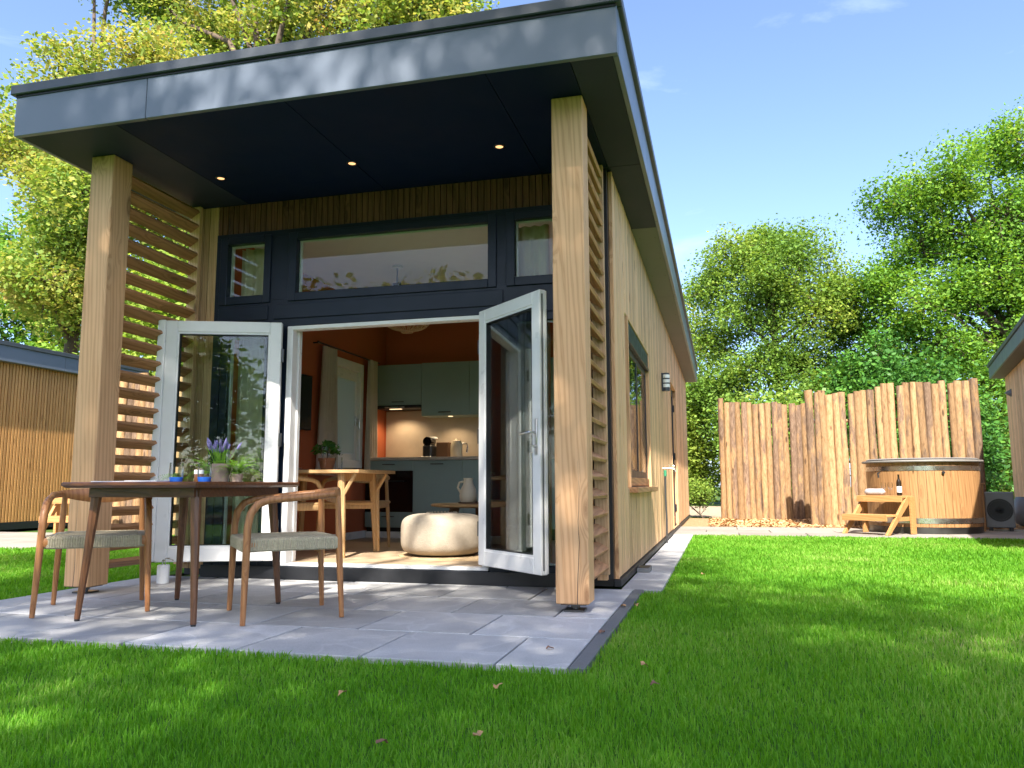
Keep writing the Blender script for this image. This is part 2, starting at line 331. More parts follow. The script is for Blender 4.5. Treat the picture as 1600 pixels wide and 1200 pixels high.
clear_glass = glass('drinking_glass', (0.97, 0.98, 0.98), 1.3, 0.9)
blue_glass = glass('blue_glass', (0.06, 0.22, 0.75), 1.45, 1.3)
wine_glass_m = plain('bottle_glass', (0.018, 0.012, 0.008), 0.08, var=0)
terracotta_wall = plain('terracotta_wall', (0.46, 0.115, 0.042), 0.8, var=0.05, nscale=2, bump=0.08, bscale=180)
ceil_m = plain('white_ceiling', (0.82, 0.79, 0.74), 0.85, var=0.02)
floor_m = wood('oak_floor', (0.50, 0.38, 0.26), (0.38, 0.27, 0.17), 0, 0.9, 0.42, 0.3, 0.4, 0.05)
sage = plain('sage_cabinet', (0.24, 0.325, 0.30), 0.45, var=0.02)
stone_m = plain('beige_stone', (0.50, 0.42, 0.33), 0.45, var=0.12, nscale=4)
worktop_m = plain('worktop', (0.48, 0.42, 0.35), 0.4, var=0.08)
curtain_m = plain('linen_curtain', (0.66, 0.59, 0.44), 0.9, var=0.05, bump=0.2, bscale=500)
curtain_in = plain('taupe_curtain', (0.52, 0.44, 0.35), 0.9, var=0.05, bump=0.2, bscale=500)
boucle = plain('boucle_fabric', (0.36, 0.31, 0.245), 0.95, var=0.06, nscale=40, bump=1.0, bscale=110)
jute = plain('jute_rug', (0.46, 0.33, 0.19), 0.95, var=0.2, nscale=60, bump=0.8, bscale=160)
cord_m = plain('woven_cord', (0.40, 0.345, 0.235), 0.9, var=0.14, nscale=70, bump=0.7, bscale=190)
ceramic = plain('cream_ceramic', (0.66, 0.58, 0.44), 0.55, var=0.04)
clay = plain('terracotta_pot', (0.40, 0.16, 0.075), 0.8, var=0.1)
grey_pot = plain('grey_brown_pot', (0.30, 0.23, 0.19), 0.85, var=0.12, nscale=25)
paper = plain('white_paper', (0.80, 0.79, 0.77), 0.7, var=0.03)
towel_m = plain('grey_towel', (0.36, 0.33, 0.34), 0.95, var=0.1, bump=0.9, bscale=220)
hp_grey = plain('heat_pump_grey', (0.14, 0.15, 0.16), 0.45)
hose_m = plain('black_hose', (0.03, 0.03, 0.032), 0.55)
brass = plain('brass_tap', (0.75, 0.66, 0.48), 0.25, metal=1.0)
green_pl = plain('green_coupling', (0.03, 0.20, 0.10), 0.5)
candle_m = plain('wax', (0.72, 0.62, 0.42), 0.6)
rattan = plain('rattan', (0.62, 0.38, 0.20), 0.7, var=0.1)
tile_m = concrete('paving_slab', (0.41, 0.41, 0.41), 0.4, 0.19, (0.60, 0.60, 0.60))
tile_warm = concrete('paving_slab_warm', (0.27, 0.245, 0.215), 0.25, 0.10, (0.36, 0.34, 0.31))
kerb_m = concrete('kerb_stone', (0.12, 0.13, 0.14), 0.25, 0.05, (0.16, 0.17, 0.18))
joint_m = plain('joint_sand', (0.075, 0.072, 0.068), 0.95, var=0.2, nscale=60)
lamp_glow = emit('lamp_glow', (1.0, 0.52, 0.22), 0.42)
hood_glow = emit('hood_glow', (1.0, 0.70, 0.38), 0.45)
white_lens = plain('white_diffuser', (0.8, 0.8, 0.78), 0.3)
screen_m = plain('tv_screen', (0.008, 0.009, 0.011), 0.15, var=0)
blind_m = plain('roller_blind', (0.62, 0.66, 0.62), 0.8, var=0.02)
leaf_maple = leafy('maple_leaves', [(0.0, (0.081, 0.167, 0.028)), (0.35, (0.167, 0.259, 0.046)), (0.65, (0.299, 0.328, 0.069)), (0.88, (0.425, 0.368, 0.098)), (1.0, (0.437, 0.276, 0.103))], 0.4, 0.5, 0.45, 0.5)
leaf_oak = leafy('oak_leaves', [(0.0, (0.051, 0.145, 0.020)), (0.5, (0.120, 0.254, 0.034)), (0.85, (0.222, 0.356, 0.048)), (1.0, (0.340, 0.323, 0.069))], 0.35, 0.45, 0.4)
leaf_mid = leafy('broad_leaves', [(0.0, (0.066, 0.144, 0.026)), (0.45, (0.138, 0.246, 0.041)), (0.8, (0.228, 0.318, 0.054)), (1.0, (0.324, 0.360, 0.072))], 0.35, 0.45, 0.4)
leaf_pale = leafy('pale_leaves', [(0.0, (0.129, 0.229, 0.036)), (0.5, (0.215, 0.315, 0.051)), (1.0, (0.329, 0.372, 0.072))], 0.4, 0.55, 0.4)
leaf_dark = leafy('dark_leaves', [(0.0, (0.033, 0.100, 0.022)), (0.5, (0.065, 0.182, 0.031)), (1.0, (0.155, 0.309, 0.044))], 0.25, 0.35, 0.5)
fern_m = leafy('fern_green', [(0.0, (0.10, 0.26, 0.03)), (1.0, (0.24, 0.42, 0.06))], 0.4, 0.5, 30)
grass_m = leafy('grass_blades', [(0.0, (0.060, 0.190, 0.012)), (0.35, (0.115, 0.320, 0.023)), (0.65, (0.195, 0.410, 0.045)), (0.88, (0.31, 0.45, 0.10)), (1.0, (0.46, 0.43, 0.20))], 0.48, 0.5, 0.75, 0.52)
lav_m = plain('lavender_flower', (0.13, 0.12, 0.27), 0.8, var=0.25, nscale=120)
def ground_mat(name, a, b_, sc):
    m, nt, b = new_mat(name); L = nt.links.new; ge = N(nt, 'ShaderNodeNewGeometry')
    n1 = N(nt, 'ShaderNodeTexNoise', Scale=sc, Detail=8.0, Roughness=0.7); L(ge.outputs['Position'], n1.inputs['Vector'])
    rp = ramp(nt, [(0.3, a), (0.7, b_)]); L(n1.outputs['Fac'], rp.inputs['Fac']); L(rp.outputs['Color'], b.inputs['Base Color']); b.inputs['Roughness'].default_value = 0.95
    b.inputs['Specular IOR Level'].default_value = 0.1
    n2 = N(nt, 'ShaderNodeTexNoise', Scale=sc*12, Detail=4.0); L(ge.outputs['Position'], n2.inputs['Vector'])
    bp = N(nt, 'ShaderNodeBump', Strength=0.6, Distance=0.02); L(n2.outputs['Fac'], bp.inputs['Height']); L(bp.outputs['Normal'], b.inputs['Normal'])
    return m
lawn_m = ground_mat('lawn_soil', (0.040, 0.120, 0.011), (0.080, 0.190, 0.021), 6.0)
ground_m = ground_mat('ground_green', (0.035, 0.075, 0.015), (0.075, 0.125, 0.03), 1.5)
sand_m = ground_mat('sandy_path', (0.26, 0.20, 0.14), (0.38, 0.30, 0.21), 3.0)
chip_m = ground_mat('chip_bed', (0.26, 0.16, 0.085), (0.40, 0.27, 0.15), 9.0)
chips_m = leafy('wood_chips', [(0.0, (0.34, 0.19, 0.08)), (0.6, (0.52, 0.33, 0.16)), (1.0, (0.62, 0.45, 0.26))], 0.0, 0.8, 3)
dry_m = plain('dry_leaf', (0.42, 0.24, 0.11), 0.7, var=0.25, nscale=30)
dry2_m = plain('dry_leaf_dark', (0.20, 0.10, 0.06), 0.7, var=0.25, nscale=30)

# ================================================================== GROUND
obj('ground', B(-300, 300, -300, 300, -0.30, -0.05).mesh('ground', ground_m), kind='structure')
lawn = MB()
for (x0, x1, y0, y1) in ((-14, -3.93, -14, 3.35), (-3.93, 0.226, -14, -1.415), (0.226, 12, -14, 7.78), (-6.0, -4.2, 3.35, 9.0)):
    nx = max(2, int((x1-x0)/0.5)); ny = max(2, int((y1-y0)/0.5)); o_ = len(lawn.v)
    vv = []; rg = random.Random(3)
    for j in range(ny+1):
        for i in range(nx+1):
            edge = i in (0, nx) or j in (0, ny)
            vv.append((x0+(x1-x0)*i/nx, y0+(y1-y0)*j/ny, -0.024+(0 if edge else rg.uniform(-.004, .006))))
    lawn.add(vv, [(j*(nx+1)+i, j*(nx+1)+i+1, (j+1)*(nx+1)+i+1, (j+1)*(nx+1)+i) for j in range(ny) for i in range(nx)])
obj('lawn', lawn.mesh('lawn', lawn_m, True), kind='structure')

# ---- patio of square slabs in running bond
patio = obj('patio', B(-3.90, 0.135, -1.40, 1.16, -0.12, -0.036).mesh('patio', joint_m), kind='structure')
_tile_cache = {}
def tile(parent, x0, x1, y0, y1, mat=tile_m, top=0.0, g=0.0058, th=0.034, name='paving_slab'):
    w, d = round(x1-x0-2*g, 3), round(y1-y0-2*g, 3); key = (w, d, mat.name, th)
    if w <= 0.01 or d <= 0.01: return
    if key not in _tile_cache:
        _tile_cache[key] = B(-w/2, w/2, -d/2, d/2, -th, 0, 0.0035).mesh('slab', mat)
    rg = random.Random(int((x0*7.3+y0*131.7)*1000))
    obj(name, _tile_cache[key], parent, loc=((x0+x1)/2, (y0+y1)/2, top+rg.uniform(-.0015, .0012)))
rowY = [-1.40, -0.775, -0.150, 0.475, 1.10, 1.16]
for r_ in range(5):
    x = 0.135; first = 0.315 if r_ % 2 == 0 else 0.62
    w = first
    while x > -3.88:
        nx_ = max(-3.90, x-w); tile(patio, nx_, x, rowY[r_], rowY[r_+1]); x = nx_; w = 0.62
for k in range(3):
    y0 = -1.40+k*0.86; tile(patio, 0.137, 0.208, y0, min(y0+0.86, 1.16), kerb_m, 0.004, 0.002, 0.10, 'kerb_stone')
# ---- narrow path along the side wall
path = obj('side_path', B(0.04, 0.335, 1.17, 7.80, -0.12, -0.036).mesh('side_path', joint_m), kind='structure')
y = 1.165; k = 0
while y < 7.8:
    y2 = min(y+0.625, 7.80); tile(path, 0.036, 0.335, y, y2, tile_m, 0.0); y = y2
# ---- terrace under the hot tub, at the far end of the lawn
terrace = obj('terrace', B(-1.0, 9.0, 7.80, 10.25, -0.12, -0.036).mesh('terrace', joint_m), kind='structure')
y = 7.80; r_ = 0
while y < 10.2:
    y2 = min(y+0.82, 10.25); x = -1.0+(0.5 if r_ % 2 else 0)
    if r_ % 2: tile(terrace, -1.0, x, y, y2, tile_warm)
    while x < 8.99:
        x2 = min(x+1.0, 9.0); tile(terrace, x, x2, y, y2, tile_warm); x = x2
    y = y2; r_ += 1
# ---- neighbour's terrace on the left
lterr = obj('neighbour_terrace', B(-11.4, -7.6, 3.40, 6.2, -0.12, -0.036).mesh('neighbour_terrace', joint_m), kind='structure')
y = 3.40; r_ = 0
while y < 6.15:
    y2 = min(y+0.70, 6.2); x = -11.4
    while x < -7.61:
        x2 = min(x+0.95, -7.6); tile(lterr, x, x2, y, y2, tile_warm); x = x2
    y = y2; r_ += 1
obj('chip_bed', B(-0.6, 6.6, 10.25, 14.2, -0.12, -0.012).mesh('chip_bed', chip_m), kind='structure')
obj('sandy_path', B(-30, 40, 15.5, 25.5, -0.12, -0.02).mesh('sandy_path', sand_m), kind='structure')
rg = np.random.default_rng(5)
n = 5500; cx = rg.uniform(0.5, 6.0, n); cy = rg.uniform(10.25, 13.2, n)
keep = np.ones(n, bool); cx, cy = cx[keep], cy[keep]; n = len(cx)
an = rg.uniform(0, math.pi*2, n); tl_ = rg.uniform(-.5, .5, n); L_ = rg.uniform(.02, .05, n); W_ = rg.uniform(.008, .02, n); cz = rg.uniform(0, .03, n)+.02*np.exp(-((cy-12.6)/.5)**2)
ux = np.stack([np.cos(an)*np.cos(tl_), np.sin(an)*np.cos(tl_), np.sin(tl_)], 1)*L_[:, None]; vx = np.stack([-np.sin(an), np.cos(an), rg.uniform(-.4, .4, n)], 1)*W_[:, None]
c0 = np.stack([cx, cy, cz], 1); V = np.stack([c0-ux-vx, c0+ux-vx, c0+ux+vx, c0-ux+vx], 1).reshape(-1, 3); Fq = np.arange(4*n).reshape(-1, 4)
obj('wood_chips', big_mesh('wood_chips', V, Fq, chips_m), label='pale wood chips scattered round the foot of the log fence', cat='wood chips', kind='stuff')

# ================================================================== THE CABIN
H = 3.205; XR = 0.013; XL = -3.735; YF = 1.18; YB = 14.75; FL = 0.13
cabin = thing('garden_cabin', 'timber garden cabin with deep flat roof, two porch posts and open white doors', 'cabin')
# ---- roof
roof = B(-3.955, 0.247, -0.40, 14.80, H+0.012, 3.50).build('roof', trim_m, cabin)
def fascia(x0, x1, y0, y1): return B(x0, x1, y0, y1, H-0.002, 3.497, 0.003).build('fascia_panel', fascia_m, roof)
xs = [-3.99, -2.895, 0.283]
for a, b in zip(xs[:-1], xs[1:]): fascia(a+.002, b-.002, -0.438, -0.403)
ys = [-0.400, 2.6, 5.6, 8.6, 11.6, 14.80]
for a, b in zip(ys[:-1], ys[1:]):
    fascia(0.250, 0.283, a+.002, b-.002); fascia(-3.99, -3.958, a+.002, b-.002)
tr = MB()
tr.box(-4.018, 0.311, -0.466, -0.404, 3.503, 3.575, .006); tr.box(0.249, 0.311, -0.403, 14.83, 3.503, 3.575, .006); tr.box(-4.018, -3.956, -0.403, 14.83, 3.503, 3.575, .006)
tr.build('roof_trim', trim_m, roof)
dg = MB(); dg.box(-3.985, .278, -0.445, -.4385, 3.488, 3.502); dg.build('drip_edge', black_m, roof)
sx = [-3.957, -3.16, -1.87, -0.52, 0.0]
B(0.003, 0.248, -0.401, 1.205, H, H+.010).build('soffit_panel', soffit_halflit, roof)
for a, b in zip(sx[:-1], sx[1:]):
    B(a+.003, b-.003, -0.401, 1.205, H, H+.010).build('soffit_panel', soffit_halflit if b < -3 else soffit_shade, roof)
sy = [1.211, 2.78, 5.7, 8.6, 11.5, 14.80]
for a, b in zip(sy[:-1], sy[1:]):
    B(0.0, 0.248, a+.003, b-.003, H, H+.010).build('soffit_panel', soffit_lit if a > 2 else soffit_halflit, roof)  # panels turn paler towards the back, a painted light gradation
    B(-3.956, -3.72, a+.003, b-.003, H, H+.010).build('soffit_panel', soffit_lit, roof)
scm = MB()
for yy in (-.25, .35, .95): 
    for xx in (.03, .21, -3.75, -3.93): scm.lathe([(.005, H-.002), (.005, H)], 6, (xx, yy, 0))
for yy in np.arange(1.6, 14.5, .75):
    for xx in (.06, .21): scm.lathe([(.005, H-.002), (.005, H)], 6, (xx, yy, 0))
scm.build('screw_heads', black_m, roof)
# ---- recessed downlights in the porch ceiling
ring = MB().lathe([(.030, -.006), (.042, -.004), (.044, 0), (.030, 0)], 20, cap=False).mesh('ring', dark_steel, True)
bulb = MB().lathe([(.002, -.004), (.028, -.003), (.028, 0)], 16).mesh('bulb', lamp_glow)
for X in (-3.04, -1.89, -0.715):
    d_ = obj('downlight', ring, cabin, loc=(X, 0.617, H)); obj('bulb', bulb, d_)
    ld = bpy.data.lights.new('downlight_lamp', 'SPOT'); ld.energy = 1.5; ld.color = (1, .75, .48); ld.spot_size = rad(80); ld.shadow_soft_size = .03
    lo = bpy.data.objects.new('downlight_lamp', ld); COL.objects.link(lo); lo.location = (X, .617, H-.02); lo.parent = cabin
# ---- porch posts
for x0, nm in ((-0.2, 0), (-3.7215, 1)):
    p = MB().box(-.1, .1, -.1, .1, 0.05, H-.002, .006).build('post', larch, cabin, loc=(x0+.1, .1, 0))
    ft = MB(); ft.box(-.075, .075, -.075, .075, .042, .0495); ft.tube([(0, 0, .012), (0, 0, .043)], .016, 10); ft.box(-.06, .06, -.06, .06, .001, .012); ft.lathe([(.028, .022), (.028, .034)], 6)
    ft.build('post_foot', dark_steel, p)
    ck = MB(); rg_ = random.Random(5+nm); z_ = .051; x_ = .03 if nm == 0 else -.02; zs = []
    while z_ < .95: zs.append((x_, z_)); z_ += .06; x_ += rg_.uniform(-.006, .005)
    for i_, ((xa, za), (xb, zb)) in enumerate(zip(zs[:-1], zs[1:])):
        w_ = .0022*(1-i_/len(zs)); ck.add([(xa-w_, -.1004, za), (xa+w_, -.1004, za), (xb+w_, -.1004, zb), (xb-w_, -.1004, zb)], [(0, 1, 2, 3)])
    ck.build('drying_crack', black_m, p)
# ---- louvre screens between posts and wall
slat = MB().box(-.052, .052, 0.0, .975, -.014, .014, .003).mesh('slat', larch_h)
for side in (0, 1):
    xc = -0.085 if side == 0 else -3.652
    fr = MB(); fr.box(xc-.05, xc+.05, 1.135, 1.178, .10, H-.003, .003)
    scr = fr.build('louvre_screen', larch_board, cabin)
    for k in range(24):
        z = .175+k*.1285
        s_ = obj('slat', slat, scr, loc=(xc, .200 if side == 0 else .200, z)); tilt = rad(30)
        s_.scale = (1, .955, 1)
        s_.rotation_euler = (0, tilt if side == 0 else -tilt, 0)
# ---- side walls (core with openings) and their cladding
def wall_with_holes(mb, x0, x1, y0, y1, z0, z1, holes):
    ys_ = sorted(holes); y = y0
    for (a, b, c, d) in ys_:
        mb.box(x0, x1, y, a, z0, z1); mb.box(x0, x1, a, b, z0, c); mb.box(x0, x1, a, b, d, z1); y = b
    mb.box(x0, x1, y, y1, z0, z1)
WIN = (2.18, 4.22, 0.74, 2.20); DOOR = (8.35, 9.75, 0.075, 2.42)
m_ = MB(); wall_with_holes(m_, -.25, -.012, 1.30, YB, .0, H+.005, [WIN, DOOR]); rwall = m_.build('side_wall', black_m, cabin)
m_ = MB(); wall_with_holes(m_, -.262, -.2505, 1.262, 4.749, FL, 2.97, [WIN]); m_.build('inner_lining', terracotta_wall, rwall)
LW = (3.12, 4.05, 0.98, 2.17)
m_ = MB(); wall_with_holes(m_, XL+.02, -3.412, 1.30, YB, 0, H+.005, [LW]); lwall = m_.build('side_wall', black_m, cabin)
m_ = MB(); wall_with_holes(m_, -3.4115, -3.40, 1.262, 4.749, FL, 2.97, [LW]); m_.build('inner_lining', terracotta_wall, lwall)
B(XL+.02, -.012, YB-.2, YB, 0, H).build('rear_wall', larch_board, cabin)
_bd = {}
def cladding(parent, x0, x1, y0, y1, z0, z1, holes, pitch=.138, w=.126):
    """vertical boards, each an object of its own, cut round the openings"""
    y = y0; rg = random.Random(9)
    while y+w < y1+.02:
        zz = [(z0, z1)]
        for (a, b, c, d) in holes:
            if y+w > a-.02 and y < b+.02: zz = [(z0, c-.02), (d+.02, z1)]
        for (p, q_) in zz:
            key = (round(p, 3), round(q_, 3), x0)
            if key not in _bd: _bd[key] = B(x0, x1, 0, w, p, q_, .007).mesh('board', larch_board)
            obj('board', _bd[key], parent, loc=(rg.uniform(-.0015, .0015), y, 0))
        y += pitch
cladding(rwall, -.011, XR, 1.345, YB+.02, .056, H-.003, [WIN, DOOR])
cladding(lwall, XL, XL+.019, 1.345, YB, .056, H-.003, [LW])
for (x0, x1) in ((-.054, -.019), (-.014, XR+.002)):
    B(x0, x1, 1.291, 1.340, .056, H-.003, .002).build('corner_board', larch, rwall)
B(-.13, -.056, 1.18, 1.29, .056, H-.003, .002).build('corner_board', larch, rwall)
pl = MB(); pl.box(-.02, .034, 1.262, 14.75, 0.001, .052, .004); pl.build('plinth_strip', black_m, rwall)
# ---- front wall: slatted strip over the frame and strips at the sides
fw = MB(); fw.box(-3.72, -.02, 1.235, 1.30, 2.94, H+.004); fw.box(-3.72, -3.452, 1.235, 1.30, .06, 2.94); fw.box(-.268, -.02, 1.235, 1.30, .06, 2.94)
fwall = fw.build('front_wall', black_m, cabin)
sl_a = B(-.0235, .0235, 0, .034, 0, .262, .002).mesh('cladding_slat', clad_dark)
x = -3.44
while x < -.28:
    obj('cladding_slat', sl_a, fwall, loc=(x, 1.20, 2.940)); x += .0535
sl_b = B(-.027, .027, 0, .034, 0, 3.14, .002).mesh('cladding_slat', larch_board)
for x in (-3.692, -3.633, -3.574, -3.515, -3.476, -.242, -.183): obj('cladding_slat', sl_b, fwall, loc=(x, 1.20, .062))
# ---- dark frame of the glazed front
FX0, FX1 = -3.449, -.271
A = -2.79; Bx = -.93
fm = MB(); Y0, Y1 = 1.18, 1.262
fm.box(FX0, FX1, Y0, Y1, 2.875, 2.937, .003); fm.box(FX0, FX1, Y0, Y1, 2.085, 2.325, .003)
fm.box(FX0, -3.372, Y0+.002, Y1-.002, .06, 2.875); fm.box(-.348, FX1, Y0+.002, Y1-.002, .06, 2.875)
fm.box(-2.93, -2.70, Y0+.002, Y1-.002, 2.325, 2.875); fm.box(-.925, -.79, Y0+.002, Y1-.002, 2.325, 2.875)
fm.box(-2.88, -2.725, Y0+.002, Y1-.002, .06, 2.085); fm.box(-.955, -.80, Y0+.002, Y1-.002, .06, 2.085)
fm.box(FX0, FX1, Y0-.03, Y1, .0, .058)
ffr = fm.build('front_frame', anth, cabin)
B(FX0+.01, FX1-.01, 1.135, 1.149, .004, .10).build('plinth_board', black_m, ffr)
pm = MB(); pm.box(-2.86, -.84, 1.166, 1.179, 2.150, 2.275, .004); pm.box(-3.40, -2.92, 1.166, 1.179, 2.150, 2.275, .004); pm.build('transom_panel', anth, ffr)
def sash(name, x0, x1, z0, z1, gx0, gx1, gz0, gz1, y0, y1, mo, mi, parent, inner=True):
    m = MB(); m.box(x0, gx0, y0, y1, z0, z1, .004); m.box(gx1, x1, y0, y1, z0, z1, .004); m.box(gx0, gx1, y0, y1, z0, gz0, .004); m.box(gx0, gx1, y0, y1, gz1, z1, .004)
    s_ = m.build(name, mo, parent)
    if inner:
        m = MB(); yy0, yy1 = y1+.001, y1+.03
        e = .012
        m.box(x0+.01, gx0+e, yy0, yy1, z0, z1); m.box(gx1-e, x1-.01, yy0, yy1, z0, z1); m.box(gx0+e, gx1-e, yy0, yy1, z0, gz0+e); m.box(gx0+e, gx1-e, yy0, yy1, gz1-e, z1)
        m.build('inner_frame', mi, s_)
    B(gx0-.004, gx1+.004, (y0+y1)/2+.008, (y0+y1)/2+.014, gz0-.004, gz1+.004).build('pane', pane_m, s_)
    return s_
sash('transom_window', -3.40, -2.905, 2.300, 2.900, -3.328, -2.971, 2.370, 2.837, 1.164, 1.230, anth, white_m, ffr)
sash('transom_window', -2.735, -.895, 2.300, 2.900, -2.661, -.965, 2.370, 2.837, 1.164, 1.230, anth, white_m, ffr)
sash('transom_window', -.815, -.320, 2.300, 2.900, -.745, -.390, 2.370, 2.837, 1.164, 1.230, anth, white_m, ffr)
sash('side_light', -3.372, -2.88, .06, 2.085, -3.30, -2.95, .15, 2.02, 1.19, 1.23, anth, white_m, ffr)
sash('side_light', -.80, -.348, .06, 2.085, -.735, -.42, .15, 2.02, 1.19, 1.23, anth, white_m, ffr)
# white rebate round the door opening
wm = MB(); wm.box(-2.7245, -2.672, 1.172, 1.262, .128, 2.082, .003); wm.box(-1.008, -.9555, 1.172, 1.262, .128, 2.082, .003); wm.box(-2.672, -1.008, 1.172, 1.262, 2.050, 2.082, .003)
wm.box(-2.70, -2.66, 1.2625, 1.31, .128, 2.06, .003)
wm.build('door_frame', white_m, ffr)
th = MB(); th.box(-2.72, -.96, 1.168, 1.262, .104, .1275, .002); th.build('threshold', white_m, ffr)
B(-2.7245, -.9555, 1.152, 1.166, .059, .103, .002).build('sill_board', anth, ffr)
B(-2.7245, -.9555, 1.1665, 1.262, .0585, .1035).build('sill_core', black_m, ffr)
# ---- door leaves (local: hinge at x=0, leaf runs +x, inner white face at -y)
def leaf(w, hinge, ang, flip, label, astragal):
    z0, z1 = .150, 2.098; s = MB(); st = .094; t = .062
    for (a, b, c, d) in ((0, st, z0, z1), (w-st, w, z0, z1), (st, w-st, z0, z0+.112), (st, w-st, z1-.094, z1)): s.box(a, b, -t/2, t/2-.006, c, d, .006)
    lf = s.build('door_leaf', white_m, cabin, loc=(hinge[0], hinge[1], 0)); lf.rotation_euler = (0, 0, ang); lf['label'] = label
    bd = MB()
    for (a, b, c, d) in ((st-.002, st+.016, z0+.112, z1-.094), (w-st-.016, w-st+.002, z0+.112, z1-.094), (st+.016, w-st-.016, z0+.11, z0+.128), (st+.016, w-st-.016, z1-.11, z1-.092)): bd.box(a, b, -t/2+.006, t/2-.012, c, d, .003)
    bd.build('glazing_bead', white_m, lf)
    ga = MB()
    for (a, b, c, d) in ((st+.0155, st+.020, z0+.128, z1-.110), (w-st-.020, w-st-.0155, z0+.128, z1-.110), (st+.02, w-st-.02, z0+.128, z0+.1325), (st+.02, w-st-.02, z1-.1145, z1-.110)): ga.box(a, b, -t/2+.005, t/2-.008, c, d)
    ga.build('gasket', black_m, lf)
    B(st+.014, w-st-.014, -.012, -.006, z0+.126, z1-.108).build('pane', pane_m, lf)
    B(st+.014, w-st-.014, .008, .014, z0+.126, z1-.108).build('pane', pane_m, lf)
    o2 = MB()
    for (a, b, c, d) in ((.002, st, z0+.002, z1-.002), (w-st, w-.002, z0+.002, z1-.002), (st, w-st, z0+.002, z0+.11), (st, w-st, z1-.092, z1-.002)): o2.box(a, b, t/2-.0055, t/2+.006, c, d, .002)
    o2.build('outer_face', anth, lf)
    for z in (.42, 1.12, 1.82):
        MB().tube([(-.012, -.02, z-.055), (-.012, -.02, z+.055)], .011, 10).build('hinge', dark_steel, lf)
    if astragal:
        MB().box(w+.001, w+.062, -.040, .010, z0+.004, z1+.004, .006).build('closing_strip', white_m, lf)
    else:
        hd = MB(); hd.box(w-.062, w-.034, -t/2-.008, -t/2-.0005, .955, 1.20, .004); hd.tube([(w-.048, -t/2-.005, 1.105), (w-.048, -t/2-.052, 1.105), (w-.060, -t/2-.058, 1.105), (w-.165, -t/2-.058, 1.100)], .0085, 10)
        hd.build('handle', steel, lf, True)
        kb = MB(); kb.tube([(w-.048, -t/2-.004, 1.01), (w-.048, -t/2-.030, 1.01)], .011, 10); kb.box(w-.062, w-.036, -t/2-.038, -t/2-.030, .965, 1.018, .003); kb.build('key', steel, lf)
        B(w+.0005, w+.003, -.016, -.004, z0+.03, z1-.03).build('lock_strip', hp_grey, lf)
        B(w+.0005, w+.012, .004, .020, z0+.01, z1-.01).build('seal', white_m, lf)
    return lf
# left leaf folded back flat against the wall, right leaf part-way open
leaf(.925, (-2.735, 1.112), math.pi+rad(21), False, 'white glazed door leaf folded back flat against the front', True)
leaf(.856, (-1.005, 1.150), rad(-43.6), True, 'white glazed door leaf with lever handle, standing half open', False)
for o_ in [c for c in cabin.children if c.name.startswith('door_leaf')]:
    if o_['label'].find('flat') > 0: o_.scale = (1, -1, 1)
# ---- floor, ceiling, partition
fl = obj('floor', B(-3.40, -.262, 1.263, 4.75, .0, FL-.014).mesh('floor', black_m), cabin)
y = 1.264; i_ = 0
while y < 4.74:
    y2 = min(y+.18, 4.745); x = -3.40; cut = [-3.40, -2.2+(i_ % 3)*.37, -1.1+(i_ % 2)*.3, -.262]
    for a, b in zip(cut[:-1], cut[1:]): B(a+.0008, b-.0008, y+.0008, y2-.0008, FL-.0135, FL, .0012).build('floorboard', floor_m, fl)
    y = y2; i_ += 1
B(-3.41, -.25, 1.263, 4.76, 2.965, 3.02).build('ceiling', ceil_m, cabin)
B(-3.41, -.25, 4.75, 4.85, 0, 3.2).build('partition_wall', terracotta_wall, cabin)
sk = MB(); sk.box(-3.3995, -3.385, 1.32, 4.749, FL+.001, FL+.085, .002); sk.build('skirting', white_m, cabin)
# ---- side window (outside right)
sw = MB(); a, b, c, d = WIN
sw.box(-.20, XR+.012, a-.022, a+.004, c-.02, d+.022, .002); sw.box(-.20, XR+.012, b-.004, b+.022, c-.02, d+.022, .002); sw.box(-.20, XR+.012, a+.004, b-.004, d-.003, d+.022, .002)
swo = sw.build('side_window', larch, cabin)
B(-.10, XR+.075, a-.05, b+.04, c-.062, c-.012, .004).build('sill', larch_h, swo)
m_ = MB(); m_.box(-0.0750, 0.0000, a+.006, b-.006, c, c+.075, .003); m_.build('bottom_board', larch_h, swo)
m_ = MB(); m_.box(-0.0850, 0.0150, a+.006, b-.006, d-.16, d-.006, .004); m_.box(-0.0800, 0.0250, a+.006, b-.006, d-.19, d-.165, .003); m_.build('shutter_box', anth, swo)
m_ = MB(); m_.box(-0.0850, -0.0150, a+.006, a+.085, c+.076, d-.192, .003); m_.box(-0.0850, -0.0150, b-.085, b-.006, c+.076, d-.192, .003); m_.box(-0.0850, -0.0150, a+.085, b-.085, c+.076, c+.14, .003); m_.box(-0.0850, -0.0150, a+.085, b-.085, d-.25, d-.192, .003)
m_.box(-0.0830, -0.0130, (a+b)/2-.04, (a+b)/2+.04, c+.14, d-.25, .003); m_.build('frame', anth, swo)
for (p, q) in ((a+.083, (a+b)/2-.038), ((a+b)/2+.038, b-.083)): B(-0.0240, -0.0180, p, q, c+.138, d-.248).build('pane', pane_m, swo)
